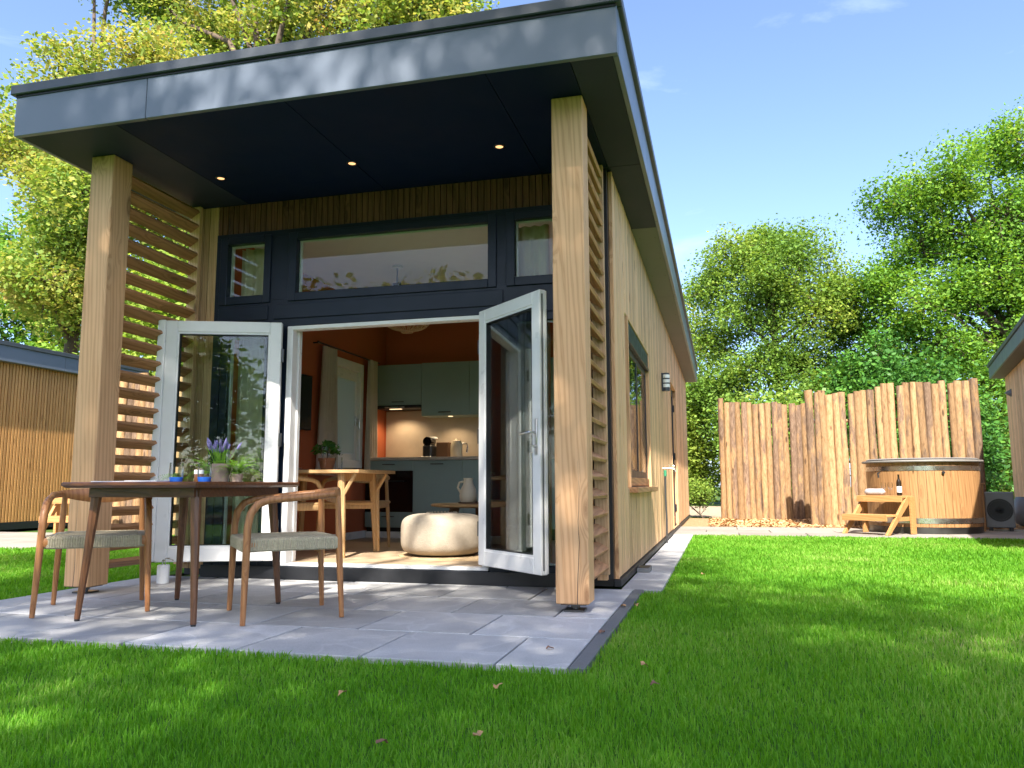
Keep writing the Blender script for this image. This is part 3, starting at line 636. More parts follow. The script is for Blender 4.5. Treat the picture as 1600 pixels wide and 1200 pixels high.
# ---- side door
a, b, c, d = DOOR
sdm = MB(); sdm.box(-.2, XR+.010, a-.02, a+.004, c-.02, d+.02, .002); sdm.box(-.2, XR+.010, b-.004, b+.02, c-.02, d+.02, .002); sdm.box(-.2, XR+.010, a+.004, b-.004, d-.002, d+.02, .002)
sdo = sdm.build('side_door', larch, cabin)
m_ = MB(); m_.box(-.12, -.03, a+.006, a+.12, c, d-.004, .003); m_.box(-.12, -.03, b-.12, b-.006, c, d-.004, .003); m_.box(-.12, -.03, a+.12, b-.12, c, c+.13, .003); m_.box(-.12, -.03, a+.12, b-.12, d-.12, d-.004, .003); m_.build('frame', anth, sdo)
B(-.078, -.072, a+.118, b-.118, c+.128, d-.118).build('pane', pane_m, sdo)
m_ = MB(); m_.tube([(-.028, a+.07, 1.05), (.03, a+.07, 1.05), (.03, a+.19, 1.05)], .010, 8); m_.box(-.029, -.02, a+.05, a+.09, .95, 1.25); m_.build('handle', steel, sdo)
m_ = MB(); [m_.tube([(-.02, b-.012, z-.06), (-.02, b-.012, z+.06)], .014, 8) for z in (.35, 1.25, 2.1)]; m_.build('hinges', black_m, sdo)
# ---- left wall window seen indoors
a, b, c, d = LW
m_ = MB(); x0, x1 = -3.56, -3.385
m_.box(x0, x1, a-.02, a+.06, c-.03, d+.03, .003); m_.box(x0, x1, b-.06, b+.02, c-.03, d+.03, .003); m_.box(x0, x1, a+.06, b-.06, d-.07, d+.03, .003); m_.box(x0, x1, a+.06, b-.06, c-.03, c+.06, .003)
lwo = m_.build('kitchen_window', white_m, cabin)
m_ = MB(); x0, x1 = -3.50, -3.43
m_.box(x0, x1, a+.061, a+.14, c+.061, d-.071, .003); m_.box(x0, x1, b-.14, b-.061, c+.061, d-.071, .003); m_.box(x0, x1, a+.14, b-.14, d-.15, d-.071, .003); m_.box(x0, x1, a+.14, b-.14, c+.061, c+.14, .003); m_.build('sash', white_m, lwo)
B(-3.475, -3.469, a+.138, b-.138, c+.138, d-.148).build('pane', pane_m, lwo)
m_ = MB(); m_.box(-3.43, -3.41, a+.135, b-.135, d-.19, d-.14, .003); m_.build('blind_cassette', white_m, lwo)
bm_ = new_mat('translucent_blind')[0]; nt_ = bm_.node_tree; tb = N(nt_, 'ShaderNodeBsdfTranslucent'); tb.inputs['Color'].default_value = (.62, .66, .62, 1)
mxs = N(nt_, 'ShaderNodeMixShader'); mxs.inputs[0].default_value = .5; nt_.links.new(nt_.nodes['Principled BSDF'].outputs[0], mxs.inputs[1]); nt_.links.new(tb.outputs[0], mxs.inputs[2]); nt_.links.new(mxs.outputs[0], nt_.nodes['Material Output'].inputs['Surface'])
nt_.nodes['Principled BSDF'].inputs['Base Color'].default_value = (.62, .66, .62, 1)
B(-3.4225, -3.4210, a+.14, b-.14, c+.14, d-.19).build('blind', bm_, lwo)
m_ = MB(); m_.box(-3.43, -3.418, b-.115, b-.085, 1.45, 1.57, .003); m_.tube([(-3.42, b-.10, 1.535), (-3.38, b-.10, 1.535), (-3.375, b-.10, 1.52), (-3.375, b-.10, 1.42)], .008, 8); m_.build('handle', steel, lwo)

# ---- things fixed to the cabin
wl = thing('wall_lamp', 'dark outdoor wall lamp with three pale louvres beside the side window', 'lamp', (XR+.002, 6.42, 2.04))
m_ = MB(); m_.box(0, .02, -.06, .06, 0, .25, .004); m_.tube([(.055, 0, 0.0), (.055, 0, .25)], .052, 14); m_.build('body', trim_m, wl)
for z in (.05, .115, .18): MB().lathe([(.0545, z), (.0545, z+.045)], 14, (.055, 0, 0)).build('lens', white_lens, wl)
tp = thing('garden_tap', 'brass garden tap on black hose standing against the side wall', 'tap', (XR+.045, 5.95, 0))
MB().tube([(0, 0, .002), (.004, .01, .3), (-.004, 0, .6), (0, 0, .92)], .013, 10).build('hose', hose_m, tp, True)
MB().tube([(0, 0, .86), (0, 0, .94)], .020, 10).build('coupling', green_pl, tp)
m_ = MB(); m_.tube([(-.03, 0, .965), (.05, 0, .965), (.12, 0, .955), (.135, 0, .915)], .012, 10); m_.box(.055, .085, -.012, .012, .975, 1.0); m_.box(.045, .10, -.006, .006, 1.0, 1.012); m_.build('spout', brass, tp)
dr = thing('drain_grate', 'small grey drain grate beside the cabin wall on the path', 'drain', (.095, 2.42, 0))
B(-.055, .055, -.12, .12, .002, .036, .003).build('box', hp_grey, dr)
m_ = MB()
for k in range(5): m_.box(-.045, .045, -.10+k*.045, -.075+k*.045, .0365, .041)
m_.build('grille', dark_steel, dr)
ds = thing('door_stop', 'short white post with metal catch holding the folded door', 'door stop', (-3.455, .70, 0))
MB().lathe([(.046, 0.001), (.046, .135), (.042, .140)], 18).build('post', white_m, ds, True)
m_ = MB(); m_.tube([(-.01, 0, .14), (-.01, 0, .175)], .006, 8); m_.tube([(.015, 0, .14), (.015, 0, .19), (.05, 0, .19), (.085, 0, .175)], .005, 8); m_.tube([(-.01, 0, .175), (.015, 0, .175)], .005, 8); m_.build('catch', steel, ds)

# ================================================================== NEIGHBOUR CABINS
nb = thing('garden_cabin', 'neighbouring cabin with warm slatted wall behind the porch post at left', 'cabin', group=None)
NX = -11.4; NH = 2.93
B(-15.6, NX-.03, 3.0, 9.6, .0, NH+.004).build('wall', clad_warm, nb)
nro = B(-15.9, NX+.12, 2.2, 9.85, NH+.012, NH+.27).build('roof', trim_m, nb)
B(-15.9, NX+.12, 2.2, 9.85, NH-.001, NH+.011).build('soffit', soffit_lit, nro)
for a, b in ((2.2, 4.9), (4.9, 7.62), (7.62, 9.85)): B(NX+.121, NX+.15, a+.002, b-.002, NH-.003, NH+.27, .003).build('fascia_panel', fascia_m, nro)
B(-15.93, NX+.18, 2.17, 9.88, NH+.271, NH+.345, .005).build('roof_trim', trim_m, nro)
slm = B(0, .028, -.0235, .0235, .13, NH-.003, .002).mesh('cladding_slat', clad_warm)
wall_n = nb.children[0]
y = 5.05
while y < 9.55:
    if not (5.2 < y < 6.02):
        obj('cladding_slat', slm, wall_n, loc=(NX-.028, y, 0))
    y += .0665
sh2 = B(0, .028, -.0235, .0235, 2.33, NH-.003, .002).mesh('cladding_slat', clad_warm)
y = 5.05
while y < 6.1:
    if 5.2 < y < 6.02: obj('cladding_slat', sh2, wall_n, loc=(NX-.028, y, 0))
    y += .0665
nd = B(NX-.029, NX-.010, 5.22, 6.0, .13, 2.31, .004).build('door', anth, nb)
B(NX-.0095, NX-.006, 5.34, 5.88, .3, 2.2).build('pane', black_gloss, nd)
B(NX-.03, NX+.012, 3.0, 9.6, .0, .125, .003).build('plinth', black_m, nb)

ang_r = math.atan2(6.694-5.604, 15.2-9.687)
nr = thing('garden_cabin', 'neighbouring cabin whose eave and pale timber wall show at far right', 'cabin', (6.694, 15.2, 0), -ang_r)
RH = 3.10
rnw = B(.30, 4.2, -12, -.12, .0, RH+.004).build('wall', larch_board, nr)
rro = B(.035, 4.4, -12.2, 0, RH+.012, RH+.25).build('roof', trim_m, nr)
B(.03, 4.4, -12.2, 0, RH-.001, RH+.011).build('soffit', soffit_lit, rro)
for k in range(4): B(0, .032, -3*(k+1)+.002, -3*k-.002, RH-.003, RH+.25, .003).build('fascia_panel', fascia_m, rro)
B(0.0, 4.4, .001, .03, RH-.003, RH+.25, .003).build('fascia_panel', fascia_m, rro)
B(-.03, 4.4, -12.2, .055, RH+.251, RH+.325, .005).build('roof_trim', trim_m, rro)
cladding(rnw, .278, .299, -11.9, -.12, .05, RH-.004, [])
cn = thing('wall_lamp', 'small grey cone lamp on the right neighbour\'s timber wall', 'lamp', (6.694, 15.2, 0), -ang_r)
m_ = MB(); m_.lathe([(.07, 0), (.065, .02), (.012, .10), (.004, .11)], 16); mm = m_.mesh('shade', hp_grey, True, 40)
o_ = obj('shade', mm, cn, loc=(.19, -1.05, 2.66)); o_.rotation_euler = (0, rad(-90), 0)
o2 = MB().box(.262, .2775, -1.12, -.98, 2.58, 2.74, .004).build('back_plate', hp_grey, cn)
o_.location = (.262, -1.05, 2.66)

# ================================================================== LOG FENCES
def log_mesh(seed):
    rg = random.Random(seed); pts = []; rs = []; n = 9; bx, by_ = rg.uniform(-.012, .012), rg.uniform(-.012, .012); r0 = rg.uniform(.060, .068)
    for i in range(n):
        t = i/(n-1); pts.append((bx*math.sin(t*3.1)+rg.uniform(-.004, .004), by_*math.sin(t*2.3)+rg.uniform(-.004, .004), t)); rs.append(r0*(1-.04*t)+rg.uniform(-.003, .003))
    m = MB().tube(pts, rs, 10)
    m.v = [(x*(1+.015*math.sin(7*z+seed)), y*(1+.015*math.cos(5*z+seed)), z) for (x, y, z) in m.v]
    return m.mesh('log', logs, True, 50)
LOGS = [log_mesh(s) for s in range(8)]
def log_fence(label, p0, p1, n, hgt, seed, dip=0.0):
    rg = random.Random(seed); t_ = thing('log_fence', label, 'fence', (p0[0], p0[1], 0), group='log fences')
    for i in range(n):
        f = (i+.5)/n; x = (p1[0]-p0[0])*f; y = (p1[1]-p0[1])*f+rg.uniform(-.016, .016)
        o = obj('log', LOGS[rg.randrange(8)], t_, loc=(x, y, -.03)); h_ = hgt(f)+rg.uniform(-.035, .035)
        s_ = rg.uniform(.97, 1.2); o.scale = (s_, s_, h_+.03); o.rotation_euler = (rad(rg.uniform(-.5, .5)), rad(rg.uniform(-.6, .35)), rg.uniform(0, 6.28))
    rl = MB(); d = Vector((p1[0]-p0[0], p1[1]-p0[1], 0)); nrm = Vector((-d.y, d.x, 0)).normalized()
    if nrm.y < 0: nrm = -nrm
    for z in (.45, 1.9): rl.tube([nrm*.10+Vector((0, 0, z)), d+nrm*.10+Vector((0, 0, z))], .035, 6)
    rl.build('rail', logs, t_)
    return t_
log_fence('log fence section standing behind the wooden hot tub', (2.33, 10.86), (5.08, 10.46), 24, lambda f: 2.50-.10*math.sin(min(1, f*2.2)*math.pi)+.02*f, 11)
log_fence('shorter looking log fence section set further back, beside the cabin', (.74, 12.72), (2.52, 12.82), 15, lambda f: 2.50-.10*f+(.06 if f < .1 else 0), 23)
log_fence('log fence seen through the slats of the porch screen', (-9.75, 6.55), (-5.2, 6.75), 38, lambda f: 2.62, 31)

# ================================================================== HOT TUB AND ITS STEPS
TX, TY, TR_ = 3.90, 9.46, .82
tub = thing('hot_tub', 'round wooden hot tub with steel bands in front of the log fence', 'hot tub', (TX, TY, 0))
stv = MB(); nst = 44; segs = 1
def stave(k0, n=1, r=TR_, z0=.10, z1=1.085, t=.042):
    a0 = 2*math.pi*k0/nst+.0032; a1 = 2*math.pi*(k0+1)/nst-.0032; am = (a0+a1)/2
    pl_ = [(r*math.cos(a0), r*math.sin(a0)), (r*1.002*math.cos(am), r*1.002*math.sin(am)), (r*math.cos(a1), r*math.sin(a1)), ((r-t)*math.cos(a1), (r-t)*math.sin(a1)), ((r-t)*math.cos(a0), (r-t)*math.sin(a0))]
    return MB().prism(pl_, z0, z1)
sm0 = stave(0).mesh('stave', tub_wood)
for k in range(nst):
    o = obj('stave', sm0, tub); o.rotation_euler = (0, 0, 2*math.pi*k/nst)
def band(z0, z1, r, mat, name): return MB().lathe([(r-.004, z0), (r, z0), (r, z1), (r-.004, z1)], 72, cap=False).build(name, mat, tub, True, 30)
band(.955, 1.025, TR_+.007, steel, 'steel_band'); band(.155, .235, TR_+.007, steel, 'steel_band')
MB().lathe([(TR_-.03, .001), (TR_-.005, .001), (TR_-.005, .098), (TR_-.03, .098)], 64, cap=True).build('base_ring', dark_steel, tub, True, 30)
MB().lathe([(.001, .52), (TR_-.045, .52), (TR_-.045, 1.0)], 40, cap=False).build('liner', white_m, tub, True, 30)
rimm = MB().lathe([(TR_-.11, 1.087), (TR_+.055, 1.087), (TR_+.06, 1.10), (TR_+.055, 1.118), (TR_-.11, 1.118)], 64, cap=False); rimm.f.append  # rim
rimm.build('rim', plain('grey_rim', (.20, .19, .18), .6), tub, True, 30)
MB().lathe([(.01, 1.12), (TR_-.02, 1.12), (TR_, 1.135), (TR_-.03, 1.15), (.01, 1.155)], 48).build('cover', plain('grey_cover', (.17, .16, .15), .7), tub, True, 40)
m_ = MB(); m_.tube([(.12, -TR_*.97, .925), (.12, -TR_*.97-.05, .922)], .022, 12); m_.build('control_knob', black_m, tub)
m_ = MB(); m_.tube([(-.72, -.54, .93), (-.75, -.57, .92), (-.745, -.575, .85)], .013, 8); m_.build('cover_strap', black_m, tub)
for dx in (-.28, -.10): MB().box(-.006+dx, .006+dx, -TR_*.985-.012, -TR_*.93, .955, 1.03, .003).build('band_clasp', steel, tub)
m_ = MB()
for k in range(2): m_.box(.76+k*.075, .832+k*.075, .10, .13, .004, .74, .003)
m_.box(.75, .93, .08, .45, .741, .765, .004)
m_.build('heater_housing', tub_wood, tub)

def steps(name, label, loc, rz, group=None):
    t_ = thing(name, label, 'steps', loc, rz, group)      # treads along local x, climbing towards +y
    for (y0, z) in ((-.34, .30), (.06, .575)):
        t1 = MB(); t1.box(-.36, .36, y0, y0+.135, z-.035, z, .004); t1.build('tread_board', step_wood, t_)
        t1 = MB(); t1.box(-.36, .36, y0+.142, y0+.28, z-.035, z, .004); t1.build('tread_board', step_wood, t_)
        t1 = MB(); t1.box(-.36, .36, y0-.022, y0-.001, z-.095, z-.001, .003); t1.build('riser_board', step_wood, t_)
    for sx_ in (-1, 1):
        m = MB(); mt = Matrix.Translation((sx_*.345, -.02, .27)) @ Matrix.Rotation(rad(46), 4, 'X'); m.box(-.02, .02, -.46, .36, -.055, .055, .003, mt)
        m.v = [(x, y, max(z, .002)) for (x, y, z) in m.v]
        m.build('stringer', step_wood, t_)
        MB().box(sx_*.385-.018, sx_*.385+.018, .215, .325, .002, .56, .003).build('leg', step_wood, t_)
        MB().box(sx_*.345-.02, sx_*.345+.02, -.10, .32, .20, .262, .003).build('bearer', step_wood, t_)
    t_.scale = (1.02, 1.02, 1.0)
    return t_
st1 = steps('tub_steps', 'two-tread wooden steps in front of the hot tub', (3.06, 8.58, 0), rad(-42))
steps('tub_steps', 'wooden steps glimpsed behind the left porch chair', (-9.05, 5.75, 0), rad(20))
def on_step(lx, ly, z=.576):
    c, s = math.cos(rad(-42)), math.sin(rad(-42)); return (3.06+1.02*(c*lx-s*ly), 8.58+1.02*(s*lx+c*ly), z)
bt = thing('wine_bottle', 'dark wine bottle with cream label on the upper tub step', 'bottle', on_step(.26, .17))
MB().lathe([(.030, .0), (.037, .004), (.0375, .19), (.030, .225), (.0155, .25), (.0135, .30), (.0155, .302), (.0155, .318), (.010, .320)], 20).build('body', wine_glass_m, bt, True, 50)
MB().lathe([(.0380, .05), (.0380, .14)], 20, cap=False).build('bottle_label', paper, bt, True)
tw = thing('rolled_towel', 'rolled grey towel lying on the upper tub step', 'towel', on_step(-.14, .18, .577), rad(-35))
m_ = MB(); prof = []
for i in range(9): a = i/8; prof.append((.001 if i in (0, 8) else .052*(1-(2*a-1)**8*.35), -.17+.34*a))
m_.lathe(prof, 16); mm = m_.mesh('roll', towel_m, True, 60); o_ = obj('roll', mm, tw, loc=(0, 0, .052)); o_.rotation_euler = (0, rad(90), 0)
for i_, (lx, ly, lb) in enumerate(((-.02, .22, 'wine glass beside the rolled towel on the tub steps'), (.11, .19, 'wine glass nearest the bottle on the tub steps'))):
    g = thing('wine_glass', lb, 'glass', on_step(lx, ly), group='wine glasses on the tub steps')
    MB().lathe([(.032, .001), (.030, .004), (.004, .010), (.004, .085), (.020, .10), (.036, .135), (.037, .165), (.030, .20)], 18, cap=False).build('bowl', clear_glass, g, True, 60)

soffit_blade = plain('fan_blade_grey', (.34, .35, .36), .5)
hp = thing('heat_pump', 'dark grey heat pump unit with round fan beside the hot tub', 'heat pump', (4.98, 9.92, 0), rad(-16))
B(-.06, .34, -.14, .10, .05, .62, .012).build('casing', hp_grey, hp)
MB().lathe([(.155, -.012), (.178, -.012), (.182, 0), (.155, 0)], 32, cap=False).build('fan_ring', black_m, hp, True, 40)
fr_ = hp.children[-1]; fr_.rotation_euler = (rad(90), 0, 0); fr_.location = (.14, -.141, .33)
m_ = MB(); m_.lathe([(.154, -.003), (.154, 0)], 32); m_.lathe([(.06, -.016), (.06, 0)], 16)
gb = m_.build('fan_back', black_m, hp); gb.rotation_euler = (rad(90), 0, 0); gb.location = (.14, -.141, .33)
for k in range(5):
    bl = MB().prism([(.03, -.02), (.14, -.06), (.15, .02), (.05, .035)], -.010, -.005).build('fan_blade', soffit_blade, hp); bl.rotation_euler = (rad(90), rad(72*k), 0); bl.location = (.14, -.141, .33)
m_ = MB(); [m_.box(x-.03, x+.03, -.13, .09, .001, .05, .003) for x in (0, .28)]; m_.build('foot', black_m, hp)
pt = thing('planter', 'rounded grey planter by the right neighbour\'s wall', 'planter', (6.02, 11.2, 0))
MB().lathe([(.16, .001), (.26, .06), (.31, .25), (.28, .45), (.24, .52), (.20, .52), (.22, .44)], 24).build('pot', hp_grey, pt, True, 50)
MB().lathe([(.001, .43), (.215, .43)], 20, cap=False).build('soil', joint_m, pt)

# ================================================================== PORCH FURNITURE
tbl = thing('porch_table', 'dark hardwood porch table with angled legs', 'table', (-2.365, -.495, 0))
poly = []
hx, hy, bul = .435, .54, .02
for (sx_, sy_) in ((-1, -1), (1, -1), (1, 1), (-1, 1)):
    pass
def edge(p, q, out, n=8):
    for i in range(n):
        t = i/n; e = math.sin(math.pi*t)*bul; poly.append((p[0]+(q[0]-p[0])*t+out[0]*e, p[1]+(q[1]-p[1])*t+out[1]*e))
edge((-hx, -hy), (hx, -hy), (0, -1)); edge((hx, -hy), (hx, hy), (1, 0)); edge((hx, hy), (-hx, hy), (0, 1)); edge((-hx, hy), (-hx, -hy), (-1, 0))
tm = MB(); n_ = len(poly)
lay = [(.965, .738), (1.0, .752), (1.0, .764), (.985, .770)]
vv = [(x*s_, y*s_, z) for s_, z in lay for x, y in poly]; ff = [tuple(range(n_-1, -1, -1)), tuple((len(lay)-1)*n_+i for i in range(n_))]
for l in range(len(lay)-1): ff += [(l*n_+i, l*n_+(i+1) % n_, (l+1)*n_+(i+1) % n_, (l+1)*n_+i) for i in range(n_)]
tm.add(vv, ff).build('table_top', walnut, tbl)
for (a, b, c, d) in ((-.345, .345, -.43, -.408), (-.345, .345, .408, .43), (-.362, -.34, -.405, .405), (.34, .362, -.405, .405)):
    B(a, b, c, d, .685, .7375, .002).build('apron', walnut, tbl)
for sx_ in (-1, 1):
    for sy_ in (-1, 1):
        top = Vector((sx_*.325, sy_*.385, .737)); bot = Vector((sx_*.375, sy_*.425, .012))
        lg = MB().tube([bot, bot.lerp(top, .5), top], [.0165, .0235, .031], 8, up=(1, 1, 0)).build('leg', walnut_leg, tbl, True, 35)
        MB().lathe([(.014, 0.0005), (.014, .012)], 8, (bot.x, bot.y, 0)).build('foot_cap', black_m, lg)

def armchair(name, label, loc, rz, wmat, seatmat, woven=True):
    t_ = thing(name, label, 'chair', loc, rz)                    # faces local -y
    fx, fy, rx, ry = .288, -.262, .245, .262
    for s_ in (-1, 1):
        # front leg, bend and arm in one sweep, meeting the crest behind
        pts = [(s_*(fx+.012), fy-.006, .004), (s_*fx, fy, .30), (s_*(fx-.008), fy+.004, .52), (s_*(fx-.012), fy+.018, .595), (s_*(fx-.016), fy+.055, .645), (s_*(fx-.018), fy+.115, .668), (s_*(fx-.014), -.02, .678), (s_*(fx-.010), .12, .692), (s_*(fx-.045), .215, .700)]
        rr = [.0145, .0195, .021, .0215, .0215, .0205, .019, (.019, .021), (.020, .021)]
        MB().tube(pts, rr, 10).build('front_leg_and_arm', wmat, t_, True, 50)
        MB().tube([(s_*(rx+.01), ry+.016, .004), (s_*rx, ry, .30), (s_*(rx-.012), ry-.008, .50), (s_*(rx-.02), ry-.014, .69)], [.0140, .019, .0185, .016], 10).build('rear_leg', wmat, t_, True, 50)
        MB().tube([(s_*(fx-(.026 if woven else .006)), fy+.01, .425), (s_*(rx-(.022 if woven else .002)), ry-.01, .425)], [(.026, .010), (.026, .010)], 8, up=(0, 0, 1)).build('side_rail', wmat, t_, True, 40)
    cp = []; cr = []
    for i in range(13):
        t = -1+2*i/12; x = t*.243; y = .215+.075*(1-t*t)**.7; w = .021+.030*(1-t*t); cp.append((x, y, .702-.012*(1-t*t))); cr.append((w, .0135))
    MB().tube(cp, cr, 10, up=(0, 0, 1)).build('crest_rail', wmat, t_, True, 50)
    MB().tube([(-fx+.01, fy, .425), (fx-.01, fy, .425)], [(.028, .012)]*2, 8, up=(0, 0, 1)).build('front_rail', wmat, t_, True, 40)
    MB().tube([(-rx+.01, ry, .425), (rx-.01, ry, .425)], [(.026, .012)]*2, 8, up=(0, 0, 1)).build('rear_rail', wmat, t_, True, 40)
    if woven:                                                     # cord wrapped over all four rails: ridged edge, woven top
        fw_, rw_ = fx-.030, rx-.004; y0, y1 = fy-.022, ry-.018; crn = [(-fw_+.02, y0), (fw_-.02, y0), (fw_+.012, y0+.035), (rw_+.014, y1), (rw_-.02, y1+.022), (-rw_+.02, y1+.022), (-rw_-.014, y1), (-fw_-.012, y0+.035)]
        outl = []
        for (p_, q_) in zip(crn, crn[1:]+crn[:1]):
            d = Vector((q_[0]-p_[0], q_[1]-p_[1])); ns = max(2, int(d.length/.0065)); nn = Vector((d.y, -d.x)).normalized()
            for k in range(ns): t = k/ns; e = .0016*(-1)**k; outl.append((p_[0]+d.x*t+nn.x*e, p_[1]+d.y*t+nn.y*e))
        no = len(outl); vv = []; lay = [(.97, .386), (1.0, .394), (1.0, .446), (.975, .458), (.90, .460)]
        for s_, z in lay: vv += [(x*s_, y*s_, z) for x, y in outl]
        ff = [tuple(range(no-1, -1, -1))]
        for l in range(len(lay)-1): ff += [(l*no+i, l*no+(i+1) % no, (l+1)*no+(i+1) % no, (l+1)*no+i) for i in range(no)]
        ff.append(tuple((len(lay)-1)*no+i for i in range(no)))
        seat = MB().add(vv, ff); so = seat.build('woven_seat', seatmat, t_)
        wv = MB()
        for i in range(30):
            for j in range(20):
                fy_ = (j+.5)/20; yy = y0+.05+(y1-y0-.07)*fy_; hw = (fw_+(rw_-fw_)*fy_)*.86; xx = -hw+2*hw*(i+.5)/30; up = (i+j) % 2
                w2, d2 = (hw/30*.97, .0095) if up else (hw/30*.6, .0125)
                wv.box(xx-w2, xx+w2, yy-d2, yy+d2, .4595, .4640 if up else .4620)
        wo = wv.build('cord_weave', seatmat, so); wo['kind'] = 'stuff'
    else:
        MB().box(-.27, .27, fy-.02, ry, .436, .468, .012).build('seat', seatmat, t_)
    return t_
armchair('porch_chair', 'teak armchair with woven cord seat left of the porch table', (-2.987, -.515, 0), rad(38), teak, cord_m)
armchair('porch_chair', 'teak armchair with woven cord seat right of the porch table', (-1.727, -.45, 0), rad(-49.5), teak, cord_m)

# ---- on the porch table
TZ = .7705
def tumbler(name, label, x, y, z, r=.036, h=.115, mat=clear_glass, base=None, group=None):
    g = thing(name, label, 'glass', (x, y, z), group=group)
    MB().lathe([(.001, .002), (r*.80, .002), (r*.86, .012), (r, h*.5), (r*.93, h), (r*.915, h)], 26, cap=False).build('body', mat, g, True, 50)
    if base: MB().lathe([(r*.80, .0005), (r*.90, .012), (r*.965, .030), (r*.90, .0305), (.001, .030)], 22).build('blue_base', base, g, True, 50)
    return g
blue_solid = plain('blue_glass_base', (.02, .13, .55), .1, var=0.05)
tumbler('tumbler', 'clear tumbler with blue base on the porch table, further from the door', -2.425, -.55, TZ, .042, .118, base=blue_solid, group='blue based tumblers')
tumbler('tumbler', 'clear tumbler with blue base on the porch table, in front of the lavender', -2.25, -.52, TZ, .042, .112, base=blue_solid, group='blue based tumblers')
jr = thing('candle_jar', 'small amber jar with white label between the tumblers', 'jar', (-2.325, -.47, TZ))
MB().lathe([(.026, 0), (.028, .004), (.028, .06), (.024, .068), (.024, .08)], 18).build('body', plain('amber', (.16, .07, .03), .2), jr, True, 40)
MB().lathe([(.0285, .05), (.0285, .075)], 18, cap=False).build('jar_label', paper, jr, True)
mg = thing('magazine', 'open white magazine lying on the porch table', 'magazine', (-2.66, -.62, TZ+.001), rad(12))
MB().box(-.20, .0, -.13, .13, 0, .006, .002).build('page_block', paper, mg); MB().box(.002, .20, -.13, .13, 0, .009, .002).build('page_block', paper, mg)

def fronds(mb_leaf, base, n, length, seed, droop=1.0, leaf=.018, up=.6):
    rg = random.Random(seed)
    for i in range(n):
        a = rg.uniform(0, 6.283); el = rg.uniform(.25, 1.2)*up; L0 = length*rg.uniform(.6, 1.1); d = Vector((math.cos(a), math.sin(a), 0)); side = Vector((-math.sin(a), math.cos(a), 0))
        p = Vector(base)+d*rg.uniform(0, .02); m = 12
        for k in range(m):
            t = k/(m-1); ang = el*1.4-droop*t*1.9; p = p+(d*math.cos(ang)+Vector((0, 0, math.sin(ang))))*(L0/m)
            for s_ in (-1, 1):
                lf = leaf*(1-.6*t)*rg.uniform(.8, 1.2); q = p+side*s_*lf*1.6+d*lf*.6+Vector((0, 0, rg.uniform(-.3, .3)*lf)); w = d*lf*.32
                mb_leaf.add([p-w*.4, q-w+Vector((0, 0, .002)), q+w, p+w], [(0, 1, 2, 3)])
fp = thing('flower_pot', 'lavender and fern in a grey-brown pot on the porch table', 'plant', (-2.275, -.33, TZ))
MB().lathe([(.046, 0), (.050, .003), (.062, .105), (.064, .115), (.056, .115), (.054, .10), (.001, .10)], 22, cap=False).build('pot', grey_pot, fp, True, 40)
st_m = MB(); fl_m = MB(); rg = random.Random(8)
for i in range(46):
    a = rg.uniform(0, 6.28); r_ = rg.uniform(0, .035); b0 = Vector((r_*math.cos(a), r_*math.sin(a), .10)); lean = rg.uniform(.05, .75); hh = rg.uniform(.085, .135)
    tp_ = b0+Vector((math.cos(a)*lean*hh, math.sin(a)*lean*hh, hh)); st_m.tube([b0, (b0+tp_)/2+Vector((0, 0, .006)), tp_], .0014, 4)
    if i % 2 == 0:
        d = (tp_-b0).normalized(); e_ = tp_+d*rg.uniform(.035, .055); fl_m.tube([tp_-d*.004, tp_+d*.010, tp_+d*.026, e_], [.004, .0085, .0080, .0015], 6)
st_m.build('stems', fern_m, fp); fl_m.build('lavender_flowers', lav_m, fp, kind='stuff')
for (dx, dy, n, s_) in ((.07, .04, 16, 1), (-.085, .05, 14, 2)):
    fe = thing('fern', 'feathery green fern %s the lavender pot' % ('on the door side of' if s_ == 1 else 'on the far side of'), 'plant', (-2.275+dx*1.35, -.33+dy, TZ))
    MB().lathe([(.03, 0), (.04, .05), (.036, .05), (.001, .045)], 14, cap=False).build('pot', grey_pot, fe, True, 40)
    lm = MB(); fronds(lm, (0, 0, .05), n*4, .21, s_, .85, .0125, 1.0); lm.build('fronds', fern_m, fe, kind='stuff')
tr_m = MB(); fronds(tr_m, (-2.50, -.42, TZ+.02), 16, .15, 5, 1.0, .011, .6)
tr_m.v = [(x, y, max(z, TZ+.002)) for (x, y, z) in tr_m.v]
tr_m.build('fern_sprig', fern_m, label='fern sprigs lying at the foot of the tumblers', cat='fern sprigs')

# ================================================================== INTERIOR FURNITURE
kt = thing('kitchen_unit', 'sage green kitchen base units with built-in black oven', 'kitchen unit', (0, 0, 0))
KF = 4.15; KB_ = 4.742
B(-3.375, -.27, KF+.02, KB_, .255, 1.045).build('carcass', sage, kt)
B(-3.375, -.27, KF+.06, KB_-.02, FL+.001, .2545).build('kickboard', black_m, kt)
B(-3.38, -2.77, KF+.045, KF+.059, FL+.001, .205).build('kickboard', white_m, kt)
B(-3.385, -.268, KF-.02, KB_, 1.046, 1.084, .004).build('worktop', worktop_m, kt)
def front(x0, x1, z0, z1, hz=None, mat=sage, y=KF, name='cabinet_front', par=kt, hw=.16):
    f_ = B(x0+.002, x1-.002, y, y+.019, z0+.002, z1-.002, .0015).build(name, mat, par)
    if hz is not None:
        m = MB(); c = (x0+x1)/2 if hw < .3 else (x0+x1)/2; m.box(c-hw/2, c+hw/2, y-.026, y-.016, hz-.006, hz+.006, .002); m.box(c-hw/2+.015, c-hw/2+.025, y-.0165, y-.0005, hz-.004, hz+.004); m.box(c+hw/2-.025, c+hw/2-.015, y-.0165, y-.0005, hz-.004, hz+.004)
        m.build('bar_handle', dark_steel, f_)
    return f_
front(-3.375, -2.765, .925, 1.042, 1.0); front(-3.375, -2.765, .258, .435, .385)
ov = front(-3.375, -2.765, .437, .923, None, black_gloss, KF-.004, 'oven_front')
